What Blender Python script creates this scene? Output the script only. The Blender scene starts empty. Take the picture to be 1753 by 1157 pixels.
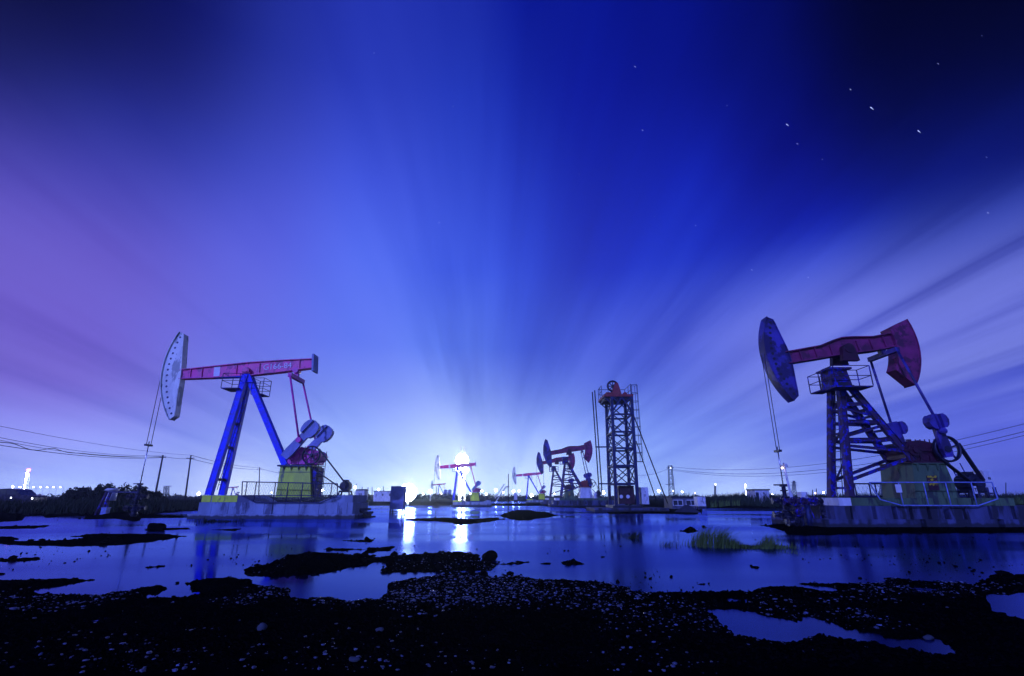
import bpy, math, random
import numpy as np
from mathutils import Vector, Matrix
random.seed(7); rng = np.random.default_rng(7)
S = bpy.context.scene
R = math.radians
# ------------------------------------------------------------------ camera
FPX, CXP, CYP, HZ, CAMH = 860.0, 876.5, 578.5, 850.0, 1.3
PITCH = math.atan((HZ-CYP)/FPX); cp, sp = math.cos(PITCH), math.sin(PITCH)
cd = bpy.data.cameras.new('camera'); cam = bpy.data.objects.new('camera', cd); S.collection.objects.link(cam)
cam.location = (0, 0, CAMH); cam.rotation_euler = (R(90)+PITCH, 0, 0)
cd.sensor_width = 36; cd.lens = 36*FPX/1753; cd.clip_start = 0.1; cd.clip_end = 20000
S.camera = cam
def ray(px, py):
    xc, yc = px-CXP, CYP-py
    return xc, yc*-sp+FPX*cp, yc*cp+FPX*sp
def at(px, py, Y):                       # point on the vertical plane y=Y seen at this photo pixel
    x, y, z = ray(px, py); return Vector((x/y*Y, Y, CAMH+z/y*Y))
def gp(px, py, h=0.0):                   # point on the horizontal plane z=h
    x, y, z = ray(px, py); t = (h-CAMH)/z; return Vector((x*t, y*t, h))
def azdir(px, py):
    return Vector(ray(px, py)).normalized()
# ------------------------------------------------------------------ sky (a night sky lit by the oil field's lights)
W = bpy.data.worlds.new('World'); S.world = W; W.use_nodes = True
nt = W.node_tree; nt.nodes.clear()
class NG:
    def __init__(s, nt): s.nt = nt
    def n(s, t, **k):
        nd = s.nt.nodes.new(t)
        for a, b in k.items(): setattr(nd, a, b)
        return nd
    def inp(s, sock, v):
        if hasattr(v, 'is_linked') or isinstance(v, bpy.types.NodeSocket): s.nt.links.new(v, sock)
        else: sock.default_value = v
    def m(s, op, a, b=None, c=None, clamp=False):
        nd = s.n('ShaderNodeMath', operation=op); nd.use_clamp = clamp
        s.inp(nd.inputs[0], a)
        if b is not None: s.inp(nd.inputs[1], b)
        if c is not None: s.inp(nd.inputs[2], c)
        return nd.outputs[0]
    def vm(s, op, a, b=None, scale=None):
        nd = s.n('ShaderNodeVectorMath', operation=op); s.inp(nd.inputs[0], a)
        if b is not None: s.inp(nd.inputs[1], b)
        if scale is not None: s.inp(nd.inputs['Scale'], scale)
        return nd.outputs['Value'] if op in ('DOT_PRODUCT', 'LENGTH') else nd.outputs[0]
    def ramp(s, fac, stops, interp='LINEAR'):
        nd = s.n('ShaderNodeValToRGB'); cr = nd.color_ramp; cr.interpolation = interp
        while len(cr.elements) < len(stops): cr.elements.new(0.5)
        for e, (p, c) in zip(cr.elements, stops):
            e.position = p; e.color = (c, c, c, 1) if not hasattr(c, '__len__') else (*c, 1)
        s.inp(nd.inputs[0], fac); return nd.outputs[0]
    def mr(s, v, a, b, c=0., d=1., t='SMOOTHSTEP'):
        nd = s.n('ShaderNodeMapRange', interpolation_type=t); nd.clamp = True if t == 'LINEAR' else nd.clamp
        s.inp(nd.inputs['Value'], v)
        for k, x in zip(('From Min', 'From Max', 'To Min', 'To Max'), (a, b, c, d)): s.inp(nd.inputs[k], x)
        return nd.outputs[0]
    def mix(s, f, a, b, bt='MIX'):
        nd = s.n('ShaderNodeMix', data_type='RGBA', blend_type=bt)
        s.inp(nd.inputs[0], f)
        for i, v in ((6, a), (7, b)):
            if isinstance(v, (tuple, list)) and len(v) == 3: v = (*v, 1)
            s.inp(nd.inputs[i], v)
        return nd.outputs[2]
    def noise(s, vec, scale, detail=3, rough=0.5, dist=0.0):
        nd = s.n('ShaderNodeTexNoise'); s.inp(nd.inputs['Vector'], vec)
        nd.inputs['Scale'].default_value = scale; nd.inputs['Detail'].default_value = detail
        nd.inputs['Roughness'].default_value = rough; nd.inputs['Distortion'].default_value = dist
        return nd.outputs[0]
    def comb(s, x, y, z):
        nd = s.n('ShaderNodeCombineXYZ')
        for i, v in enumerate((x, y, z)): s.inp(nd.inputs[i], v)
        return nd.outputs[0]
g = NG(nt)
tc = g.n('ShaderNodeTexCoord'); D = g.vm('NORMALIZE', tc.outputs['Generated'])
sx = g.n('ShaderNodeSeparateXYZ'); nt.links.new(D, sx.inputs[0]); dx, dy, dz = sx.outputs
el = g.m('MAXIMUM', dz, 0.0)
hor = g.m('SQRT', g.m('ADD', g.m('MULTIPLY', dx, dx), g.m('MULTIPLY', dy, dy)))
saz = g.m('DIVIDE', dx, g.m('MAXIMUM', hor, 0.001))            # sine of the azimuth, +1 = east
SKY = [
 (-0.85, [(0.00, (0.252, 0.298, 0.819)), (0.07, (0.232, 0.252, 0.772)), (0.16, (0.204, 0.174, 0.681)), (0.28, (0.160, 0.117, 0.573)), (0.42, (0.059, 0.053, 0.379)), (0.55, (0.015, 0.017, 0.148)), (0.68, (0.023, 0.030, 0.245)), (0.80, (0.043, 0.058, 0.396)), (1.00, (0.066, 0.091, 0.505))]),
 (-0.68, [(0.00, (0.297, 0.386, 0.919)), (0.07, (0.228, 0.243, 0.777)), (0.16, (0.207, 0.145, 0.663)), (0.28, (0.163, 0.114, 0.581)), (0.42, (0.073, 0.068, 0.466)), (0.55, (0.043, 0.056, 0.482)), (0.68, (0.015, 0.023, 0.351)), (0.80, (0.035, 0.051, 0.420)), (1.00, (0.060, 0.087, 0.515))]),
 (-0.50, [(0.00, (0.300, 0.370, 0.833)), (0.07, (0.249, 0.306, 0.821)), (0.16, (0.216, 0.254, 0.785)), (0.28, (0.163, 0.182, 0.726)), (0.42, (0.103, 0.122, 0.655)), (0.55, (0.058, 0.085, 0.595)), (0.68, (0.030, 0.054, 0.499)), (0.80, (0.027, 0.051, 0.494)), (1.00, (0.055, 0.084, 0.533))]),
 (-0.30, [(0.00, (0.472, 0.595, 0.967)), (0.07, (0.342, 0.458, 0.929)), (0.16, (0.270, 0.376, 0.888)), (0.28, (0.112, 0.199, 0.792)), (0.42, (0.082, 0.157, 0.772)), (0.55, (0.058, 0.108, 0.701)), (0.68, (0.033, 0.066, 0.574)), (0.80, (0.025, 0.051, 0.517)), (1.00, (0.052, 0.083, 0.547))]),
 (-0.10, [(0.00, (0.589, 0.709, 0.993)), (0.07, (0.465, 0.593, 0.971)), (0.16, (0.364, 0.489, 0.933)), (0.28, (0.121, 0.243, 0.834)), (0.42, (0.046, 0.120, 0.749)), (0.55, (0.041, 0.096, 0.680)), (0.68, (0.029, 0.074, 0.628)), (0.80, (0.022, 0.047, 0.501)), (1.00, (0.047, 0.078, 0.539))]),
 (0.03, [(0.00, (0.413, 0.535, 0.950)), (0.07, (0.358, 0.479, 0.932)), (0.16, (0.262, 0.372, 0.882)), (0.28, (0.057, 0.142, 0.757)), (0.42, (0.038, 0.107, 0.733)), (0.55, (0.033, 0.082, 0.652)), (0.68, (0.019, 0.053, 0.558)), (0.80, (0.007, 0.024, 0.440)), (1.00, (0.043, 0.073, 0.526))]),
 (0.18, [(0.00, (0.340, 0.469, 0.946)), (0.07, (0.267, 0.387, 0.913)), (0.16, (0.219, 0.327, 0.879)), (0.28, (0.124, 0.194, 0.806)), (0.42, (0.012, 0.053, 0.651)), (0.55, (0.017, 0.046, 0.563)), (0.68, (0.012, 0.034, 0.519)), (0.80, (0.018, 0.040, 0.474)), (1.00, (0.042, 0.070, 0.509))]),
 (0.36, [(0.00, (0.325, 0.450, 0.951)), (0.07, (0.216, 0.315, 0.883)), (0.16, (0.192, 0.277, 0.853)), (0.28, (0.153, 0.215, 0.807)), (0.42, (0.025, 0.083, 0.709)), (0.55, (0.015, 0.045, 0.571)), (0.68, (0.008, 0.023, 0.400)), (0.80, (0.012, 0.025, 0.375)), (1.00, (0.041, 0.067, 0.476))]),
 (0.54, [(0.00, (0.190, 0.263, 0.861)), (0.07, (0.172, 0.229, 0.831)), (0.16, (0.203, 0.254, 0.816)), (0.28, (0.183, 0.229, 0.773)), (0.42, (0.025, 0.052, 0.589)), (0.55, (0.005, 0.013, 0.388)), (0.68, (0.008, 0.018, 0.315)), (0.80, (0.012, 0.023, 0.335)), (1.00, (0.040, 0.064, 0.441))]),
 (0.70, [(0.00, (0.081, 0.104, 0.631)), (0.07, (0.098, 0.118, 0.669)), (0.16, (0.212, 0.242, 0.794)), (0.28, (0.069, 0.088, 0.466)), (0.42, (0.021, 0.034, 0.295)), (0.55, (0.006, 0.011, 0.168)), (0.68, (0.002, 0.004, 0.099)), (0.80, (0.018, 0.030, 0.271)), (1.00, (0.043, 0.066, 0.420))]),
 (0.85, [(0.00, (0.114, 0.145, 0.680)), (0.07, (0.121, 0.151, 0.686)), (0.16, (0.155, 0.185, 0.699)), (0.28, (0.072, 0.090, 0.446)), (0.42, (0.024, 0.035, 0.246)), (0.55, (0.006, 0.009, 0.075)), (0.68, (0.010, 0.015, 0.130)), (0.80, (0.025, 0.038, 0.267)), (1.00, (0.047, 0.071, 0.414))]),
]
col = None
for k, (a, st) in enumerate(SKY):                                # colour of the night sky by height, for a few compass directions
    r_ = g.ramp(el, st, 'B_SPLINE' if False else 'LINEAR')
    col = r_ if col is None else g.mix(g.mr(saz, SKY[k-1][0], a), col, r_)
# cloud layer at constant height drifting towards the north: streaks in the world
zz = g.m('ADD', el, 0.10)
u = g.m('DIVIDE', g.m('ADD', dx, g.m('MULTIPLY', dy, 0.05)), zz)
v = g.m('DIVIDE', dy, zz)
n1 = g.noise(g.comb(u, g.m('MULTIPLY', v, .045), 2.3), 0.95, 2.5, .45)
n2 = g.noise(g.comb(u, g.m('MULTIPLY', v, .05), 9.1), 4.6, 4, .6)
n3 = g.noise(g.comb(u, g.m('MULTIPLY', v, .22), 5.7), 0.8, 2, .5)
dens = g.m('ADD', g.m('MULTIPLY', n1, .48), g.m('ADD', g.m('MULTIPLY', n2, .32), g.m('MULTIPLY', n3, .24)))
dens = g.m('ADD', dens, g.mr(saz, -.5, .25, .10, 0.0))          # thicker in the west
cl = g.mr(dens, .38, .66)
fs = g.m('ADD', g.mr(el, .0, .3, .90, .58), g.m('MULTIPLY', cl, g.mr(el, .0, .3, .20, .58)))
ud = g.m('MULTIPLY_ADD', g.m('SUBTRACT', n3, .5), .25, g.m('MULTIPLY_ADD', g.m('SUBTRACT', n2, .5), .10, u))
prof = g.ramp(g.m('MULTIPLY_ADD', ud, .2, .5), [(.5+u_*.2, f_*.7) for u_, f_ in ((-2.4, .95), (-1.3, 1.02), (-.9, .94), (-.45, 1.10), (-.2, 1.02), (-.12, .93), (0, 1.0), (.12, .92), (.22, .76), (.31, .90), (.42, .90), (.56, .76), (.75, .62), (.92, .76), (1.12, 1.02), (1.30, .82), (1.5, 1.10), (1.7, .88), (1.95, 1.2), (2.3, .9))], 'B_SPLINE')
prof = g.m('MULTIPLY', prof, 1.0/.7)
fs = g.m('MULTIPLY', fs, g.m('ADD', 1.0, g.m('MULTIPLY', g.m('SUBTRACT', prof, 1.0), g.mr(el, .08, .26))))
col = g.vm('MULTIPLY', col, g.comb(g.m('POWER', fs, 1.9), g.m('POWER', fs, 1.6), g.m('POWER', fs, .65)))
veil = g.m('MULTIPLY', g.mr(dens, .54, .74), g.m('MULTIPLY', g.mr(el, .02, .14), g.mr(el, .7, .3)))
col = g.mix(g.m('MULTIPLY', veil, .20), col, (.26, .30, .95))
n4 = g.noise(g.comb(u, g.m('MULTIPLY', v, .10), 3.1), 1.7, 4, .5, .25)
ev = g.m('MULTIPLY', g.m('MULTIPLY', g.mr(g.m('ADD', n4, g.m('MULTIPLY', n2, .42)), .58, .84), g.mr(saz, .20, .60)), g.m('MULTIPLY', g.mr(el, .10, .20), g.mr(el, .46, .26)))
col = g.mix(g.m('MULTIPLY', ev, .62), col, (.42, .46, .92))
sat = g.mr(el, .0, .26, 1.0, .58)
east = g.m('MULTIPLY', g.mr(saz, -.15, .25), g.mr(el, .26, .50))
col = g.vm('MULTIPLY', col, g.comb(g.m('MULTIPLY', sat, g.m('SUBTRACT', 1.0, g.m('MULTIPLY', east, .75))), g.m('MULTIPLY', g.m('MULTIPLY', sat, 1.08), g.m('SUBTRACT', 1.0, g.m('MULTIPLY', east, .45))), g.m('ADD', 1.0, g.m('MULTIPLY', east, -.05))))
pk = g.m('MULTIPLY', g.mr(saz, -.38, -.75), g.m('MULTIPLY', g.mr(el, .06, .2), g.mr(el, .55, .3)))
col = g.mix(g.m('MULTIPLY', pk, .28), col, (.27, .15, .50))
# glow of the field's lights on the low northern haze
def lobe(px, py, k, c, a):
    d = azdir(px, py); dt = g.vm('DOT_PRODUCT', D, tuple(d))
    e = g.m('MULTIPLY', g.m('EXPONENT', g.m('MULTIPLY', g.m('SUBTRACT', dt, 1.0), k)), a)
    return g.vm('SCALE', c, scale=e)
for (px, py, k, c, a) in ((800, 835, 9, (.18, .24, .25), .28), (790, 795, 420, (.7, .7, .3), .22), (698, 843, 900, (.9, .9, .6), .22),
                          (1270, 850, 220, (.5, .5, .3), .30), (55, 845, 150, (.25, .3, .4), .25), (405, 848, 500, (.7, .75, .5), .5),
                          (140, 850, 300, (.2, .28, .45), .4), (940, 850, 300, (.6, .6, .4), .35)):
    col = g.vm('ADD', col, lobe(px, py, k, c, a))
col = g.vm('SCALE', col, scale=g.m('MULTIPLY', g.m('MULTIPLY', g.mr(el, .0, .20, 1.55, 1.0), g.mr(el, .42, .8, 1.0, .74)), g.m('SUBTRACT', 1.0, g.m('MULTIPLY', g.mr(g.m('ABSOLUTE', saz), .34, .80, 0, .84), g.mr(el, .36, .66)))))
bg = g.n('ShaderNodeBackground'); nt.links.new(col, bg.inputs[0]); bg.inputs[1].default_value = 1.0
wo = g.n('ShaderNodeOutputWorld'); nt.links.new(bg.outputs[0], wo.inputs[0])
# ------------------------------------------------------------------ moon
sd = bpy.data.lights.new('moon', 'SUN'); sun = bpy.data.objects.new('moon', sd); S.collection.objects.link(sun)
sd.energy = 2.7; sd.angle = R(0.6); sd.color = (.17, .22, 1.0)
sun.rotation_euler = Vector((.45, .85, -.42)).to_track_quat('-Z', 'Y').to_euler()
# ------------------------------------------------------------------ exposure
S.view_settings.view_transform = 'Standard'; S.view_settings.look = 'None'
S.view_settings.exposure = 0.0; S.view_settings.gamma = 1.0
S.render.engine = 'CYCLES'
S.cycles.max_bounces = 6; S.cycles.diffuse_bounces = 2; S.cycles.glossy_bounces = 3; S.cycles.transparent_max_bounces = 4
S.cycles.volume_bounces = 0; S.cycles.sample_clamp_indirect = 4.0
try: S.cycles.use_denoising = True; S.cycles.denoiser = 'OPENIMAGEDENOISE'
except Exception: pass
# ------------------------------------------------------------------ materials
MATS = {}
def mat(name, c, rough=.6, metal=0., var=.35, vs=3., rust=None, ra=.0, rs=2.0, bump=.0, bs=20., emit=None, es=0., spec=.5, stretch=None, island=None, tide=False):
    m = bpy.data.materials.new(name); m.use_nodes = True; t = m.node_tree; h = NG(t)
    b = t.nodes['Principled BSDF']; tcn = h.n('ShaderNodeTexCoord').outputs['Object']
    if stretch: tcn = h.vm('MULTIPLY', tcn, stretch)
    n = h.noise(tcn, vs, 4, .6)
    f = h.mr(n, .3, .7)
    dark = tuple(x*(1-var) for x in c); lite = tuple(min(1, x*(1+var*.5)) for x in c)
    colr = h.mix(f, dark, lite)
    if island:
        gi = h.n('ShaderNodeNewGeometry').outputs['Random Per Island']
        colr = h.mix(h.m('POWER', gi, island), tuple(x*.25 for x in c), colr)
    if rust is not None:
        r = h.noise(tcn, rs, 5, .65)
        colr = h.mix(h.mr(r, .62-ra*.5, .70-ra*.5), colr, rust)
    if tide:
        sep = h.n('ShaderNodeSeparateXYZ'); t.links.new(h.n('ShaderNodeNewGeometry').outputs['Position'], sep.inputs[0])
        zt_ = h.m('ADD', sep.outputs[2], h.m('MULTIPLY', h.noise(h.vm('MULTIPLY', tcn, (2.5, 2.5, .6)), 1.0, 4, .6), -.28))
        colr = h.mix(h.mr(zt_, .0, .10, .88, 0), colr, (.012, .016, .025))
    t.links.new(colr, b.inputs['Base Color'])
    t.links.new(h.mr(n, .2, .8, max(.02, rough-.1), min(1, rough+.12)), b.inputs['Roughness'])
    b.inputs['Metallic'].default_value = metal; b.inputs['Specular IOR Level'].default_value = spec
    if bump:
        bn = h.n('ShaderNodeBump'); bn.inputs['Strength'].default_value = bump; bn.inputs['Distance'].default_value = .02
        t.links.new(h.noise(tcn, bs, 4, .6), bn.inputs['Height']); t.links.new(bn.outputs[0], b.inputs['Normal'])
    if emit: b.inputs['Emission Color'].default_value = (*emit, 1); b.inputs['Emission Strength'].default_value = es
    MATS[name] = m; return m
mat('blue_paint', (.006, .03, .85), .6, var=.35, vs=2.2, rust=(.05, .03, .09), ra=.04, rs=3)
mat('dim_worn_blue_paint', (.012, .016, .50), .65, var=.5, vs=3, rust=(.03, .012, .06), ra=.42, rs=3.4)  # blue darkened for the weaker light on the right pumpjack, with grime patches
mat('red_paint', (.95, .06, .34), .45, var=.22, vs=1.3, rust=(.42, .035, .20), ra=.22, rs=2.4, stretch=(1, 1, .6))
mat('dim_worn_red_paint', (.24, .022, .11), .65, var=.4, vs=1.6, rust=(.09, .015, .05), ra=.2, rs=1.7)  # darker red stands in for less light at the right, plus worn patches
mat('maroon_paint', (.045, .005, .022), .55, var=.5, vs=2)
mat('magenta_paint', (.72, .045, .40), .42, var=.3, vs=3)
mat('orange_red_paint', (.27, .03, .035), .5, var=.35, vs=3)
mat('pale_paint', (.86, .90, .78), .45, var=.22, vs=1.4, rust=(.36, .40, .34), ra=.20, rs=1.5, stretch=(1.4, 1, .5))
mat('navy_paint', (.055, .04, .30), .5, var=.5, vs=1.2, rust=(.02, .012, .09), ra=.3, rs=1.0)
mat('weight_paint', (.20, .25, .50), .5, var=.3, vs=2)
mat('lettering', (.80, .80, .85), .5, var=.1)
mat('green_paint', (.62, .80, .03), .5, var=.25, vs=1.6, rust=(.13, .19, .05), ra=.10, rs=1.2, stretch=(1, 1, .35))
mat('dim_worn_green_paint', (.08, .15, .07), .6, var=.4, vs=1.5, rust=(.03, .045, .04), ra=.22, rs=1.4, stretch=(1, 1, .3))  # green with the right side's weak light put into the colour, over grime
mat('white_paint', (.66, .70, .75), .5, var=.2, vs=2.5, rust=(.25, .27, .33), ra=.12, rs=2.2, stretch=(1, 1, .35))
mat('dark_steel', (.018, .020, .05), .45, metal=.3, var=.4)
mat('cable', (.012, .012, .03), .6, var=.2)
mat('polished_steel', (.55, .58, .66), .25, metal=.9, var=.15)
mat('lattice_steel', (.018, .034, .15), .6, metal=.25, var=.55, vs=2, rust=(.02, .02, .05), ra=.25)
mat('rail_paint', (.20, .28, .62), .5, var=.3, vs=5)
mat('dark_rail_paint', (.012, .016, .09), .5, var=.3)
mat('concrete', (.26, .33, .46), .85, var=.30, vs=.9, rust=(.10, .12, .19), ra=.18, rs=.7, bump=.4, bs=14, stretch=(1, 1, .35), tide=True)
mat('dim_stained_concrete', (.065, .08, .19), .8, var=.55, vs=1.1, rust=(.015, .018, .035), ra=.30, rs=.8, bump=.5, bs=12, stretch=(1.2, 1, .25), tide=True)  # concrete toned down for the dimmer right side; stains and waterline band on top
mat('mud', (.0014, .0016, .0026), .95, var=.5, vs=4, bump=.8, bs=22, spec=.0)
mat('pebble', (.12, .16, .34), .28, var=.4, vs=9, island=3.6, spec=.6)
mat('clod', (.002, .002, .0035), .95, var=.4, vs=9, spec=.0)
mat('grass_dark', (.020, .034, .016), .7, var=.6, vs=.25, spec=.15)
mat('grass_green', (.09, .15, .03), .6, var=.5, vs=.4, spec=.2)
mat('leaf', (.035, .055, .028), .6, var=.6, vs=.8, spec=.2, island=1.2)
mat('wood', (.06, .065, .09), .7, var=.4, vs=3, stretch=(1, 1, .1))
mat('tile', (.10, .11, .16), .6, var=.4)
mat('glass', (.02, .025, .05), .1, var=.2)
mat('car_paint', (.02, .02, .05), .25, metal=.4, var=.2)
mat('rubber', (.012, .012, .014), .7, var=.2)
mat('lamp_white', (1, 1, 1), emit=(.80, .90, 1.0), es=45)
mat('flood_white', (1, 1, 1), emit=(.86, .92, 1.0), es=75)
mat('lamp_soft', (1, 1, 1), emit=(.85, .92, 1.0), es=9)
mat('lamp_red', (1, .1, .2), emit=(1, .12, .25), es=14)
mat('lamp_warm', (1, .8, .6), emit=(1, .72, .55), es=8)
mat('star_light', (1, 1, 1), emit=(.6, .7, 1), es=.7)
mat('yellow_paint', (.50, .40, .02), .6, var=.3)
# water
m = bpy.data.materials.new('water'); m.use_nodes = True; h = NG(m.node_tree); b = m.node_tree.nodes['Principled BSDF']
m.node_tree.nodes.remove(b)
pos = h.n('ShaderNodeNewGeometry').outputs['Position']
gl = h.n('ShaderNodeBsdfGlossy'); gl.inputs['Color'].default_value = (.27, .38, 1, 1)
df = h.n('ShaderNodeBsdfDiffuse'); df.inputs['Color'].default_value = (.001, .002, .014, 1)
fr = h.n('ShaderNodeFresnel'); fr.inputs['IOR'].default_value = 1.38; mx = h.n('ShaderNodeMixShader')
L_ = m.node_tree.links; L_.new(fr.outputs[0], mx.inputs[0]); L_.new(df.outputs[0], mx.inputs[1]); L_.new(gl.outputs[0], mx.inputs[2]); L_.new(mx.outputs[0], m.node_tree.nodes['Material Output'].inputs[0])
nn = h.noise(h.vm('MULTIPLY', pos, (.05, .12, 1)), 1.0, 3, .5)
L_.new(h.mr(nn, .38, .60, .06, .27), gl.inputs['Roughness'])
bn = h.n('ShaderNodeBump'); bn.inputs['Strength'].default_value = .10; bn.inputs['Distance'].default_value = .02
m.node_tree.links.new(h.noise(h.vm('MULTIPLY', pos, (.25, .9, 1)), 1.0, 3, .5), bn.inputs['Height'])
m.node_tree.links.new(bn.outputs[0], gl.inputs['Normal']); MATS['water'] = m
# ------------------------------------------------------------------ mesh builder
class MB:
    def __init__(s): s.v = []; s.f = []; s.sm = []; s.cuts = []
    def use(s, mt): s.cuts.append((len(s.f), mt)); return s          # faces added from here on use this material
    def add(s, vs, fs, smooth=False):
        o = len(s.v); s.v += [tuple(p) for p in vs]
        for f in fs: s.f.append(tuple(i+o for i in f)); s.sm.append(smooth)
        return s
    def box(s, c, d, rot=None):
        c = Vector(c); hx, hy, hz = d[0]/2, d[1]/2, d[2]/2; vs = []
        for i in range(8):
            p = Vector(((-hx, hx)[i & 1], (-hy, hy)[(i >> 1) & 1], (-hz, hz)[(i >> 2) & 1]))
            if rot: p = rot @ p
            vs.append(c+p)
        return s.add(vs, [(0, 2, 3, 1), (4, 5, 7, 6), (0, 1, 5, 4), (2, 6, 7, 3), (0, 4, 6, 2), (1, 3, 7, 5)])
    def span(s, x0, x1, y0, y1, z0, z1): return s.box(((x0+x1)/2, (y0+y1)/2, (z0+z1)/2), (abs(x1-x0), abs(y1-y0), abs(z1-z0)))
    def bar(s, p0, p1, w, d=None):
        p0, p1 = Vector(p0), Vector(p1); a = (p1-p0).normalized(); d = d or w
        up = Vector((0, 1, 0)) if abs(a.y) < .9 else Vector((0, 0, 1))
        k = (up-a*up.dot(a)).normalized(); q = a.cross(k)
        vs = [p+k*(sy*d/2)+q*(sx_*w/2) for p in (p0, p1) for sy in (-1, 1) for sx_ in (-1, 1)]
        return s.add(vs, [(0, 1, 3, 2), (4, 6, 7, 5), (0, 4, 5, 1), (2, 3, 7, 6), (0, 2, 6, 4), (1, 5, 7, 3)])
    def tube(s, p0, p1, r, n=8, r2=None, cap=True):
        p0, p1 = Vector(p0), Vector(p1); a = (p1-p0).normalized(); r2 = r if r2 is None else r2
        up = Vector((0, 0, 1)) if abs(a.z) < .9 else Vector((1, 0, 0))
        k = a.cross(up).normalized(); q = a.cross(k)
        vs = []
        for p, rr in ((p0, r), (p1, r2)):
            for i in range(n): t = 2*math.pi*i/n; vs.append(p+(k*math.cos(t)+q*math.sin(t))*rr)
        s.add(vs, [(i, (i+1) % n, n+(i+1) % n, n+i) for i in range(n)], n > 5)
        if cap:
            o = len(s.v)-2*n; s.f.append(tuple(o+i for i in range(n))[::-1]); s.f.append(tuple(o+n+i for i in range(n))); s.sm += [False, False]
        return s
    def path(s, pts, r, n=5):
        for a, b_ in zip(pts[:-1], pts[1:]): s.tube(a, b_, r, n, cap=False)
        return s
    def prism(s, pts, y0, y1, xf=lambda x, y, z: (x, y, z)):      # outline in x,z given depth along y
        n = len(pts); vs = [xf(x, y0, z) for x, z in pts]+[xf(x, y1, z) for x, z in pts]
        return s.add(vs, [tuple(range(n)), tuple(range(2*n-1, n-1, -1))]+[(i, n+i, n+(i+1) % n, (i+1) % n) for i in range(n)])
    def ring(s, c, Rr, r, n=28, m_=6, sq=1.0, ax='y'):
        vs = []; fs = []
        for i in range(n):
            t = 2*math.pi*i/n
            for j in range(m_):
                w = 2*math.pi*j/m_; rr = Rr+r*math.cos(w); off = r*sq*math.sin(w)
                e = (rr*math.cos(t), off, rr*math.sin(t)) if ax == 'y' else ((off, rr*math.cos(t), rr*math.sin(t)) if ax == 'x' else (rr*math.cos(t), rr*math.sin(t), off))
                vs.append(Vector(c)+Vector(e))
        for i in range(n):
            for j in range(m_): fs.append((i*m_+j, ((i+1) % n)*m_+j, ((i+1) % n)*m_+(j+1) % m_, i*m_+(j+1) % m_))
        return s.add(vs, fs, True)
    def ball(s, c, r, n=10, sc=(1, 1, 1)):
        vs = []; fs = []; c = Vector(c); mm = n//2
        for i in range(mm+1):
            for j in range(n):
                a = math.pi*i/mm; t = 2*math.pi*j/n
                vs.append(c+Vector((math.sin(a)*math.cos(t)*r*sc[0], math.sin(a)*math.sin(t)*r*sc[1], math.cos(a)*r*sc[2])))
        for i in range(mm):
            for j in range(n): fs.append((i*n+j, (i+1)*n+j, (i+1)*n+(j+1) % n, i*n+(j+1) % n))
        return s.add(vs, fs, True)
    def build(s, name, mt, parent=None, root=None):
        me = bpy.data.meshes.new(name); rl = Vector((0, 0, 0))
        q = parent
        while q is not None: rl = rl+q.location; q = q.parent
        me.from_pydata([(p[0]-rl.x, p[1]-rl.y, p[2]-rl.z) for p in s.v], [], s.f); me.update()
        me.polygons.foreach_set('use_smooth', s.sm)
        me.materials.append(MATS[mt] if isinstance(mt, str) else mt)
        for i, (st, mn) in enumerate(s.cuts):
            me.materials.append(MATS[mn])
            for p in me.polygons[st:]: p.material_index = i+1
        o = bpy.data.objects.new(name, me); S.collection.objects.link(o)
        if parent is not None: o.parent = parent
        return o
def tag(o, label=None, cat=None, group=None, kind=None):
    if label: o['label'] = label
    if cat: o['category'] = cat
    if group: o['group'] = group
    if kind: o['kind'] = kind
    return o
def thing(name, label, cat, loc=(0, 0, 0), group=None):
    o = bpy.data.objects.new(name, None); o.empty_display_size = .2; S.collection.objects.link(o); o.location = Vector(loc)
    return tag(o, label, cat, group)
def solo(mb, name, mt, label, cat, loc=None, group=None):
    o = mb.build(name, mt)
    if loc is not None:
        l = Vector(loc); o.data.transform(Matrix.Translation(-l)); o.location = l
    return tag(o, label, cat, group)
def copy_tree(o, parent=None):
    c = o.copy(); S.collection.objects.link(c)
    if parent: c.parent = parent
    for ch in list(o.children): copy_tree(ch, c)
    return c
def text_mesh(txt, size, depth=.02):
    cu = bpy.data.curves.new('txt', 'FONT'); cu.body = txt; cu.size = size; cu.extrude = depth; cu.align_x = 'CENTER'; cu.align_y = 'CENTER'
    o = bpy.data.objects.new('txt', cu); S.collection.objects.link(o)
    bpy.context.view_layer.update()
    me = bpy.data.meshes.new_from_object(o.evaluated_get(bpy.context.evaluated_depsgraph_get()))
    vs = [Vector(v_.co) for v_ in me.vertices]; fs = [tuple(p.vertices) for p in me.polygons]
    bpy.data.objects.remove(o); bpy.data.curves.remove(cu); bpy.data.meshes.remove(me)
    return vs, fs
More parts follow.
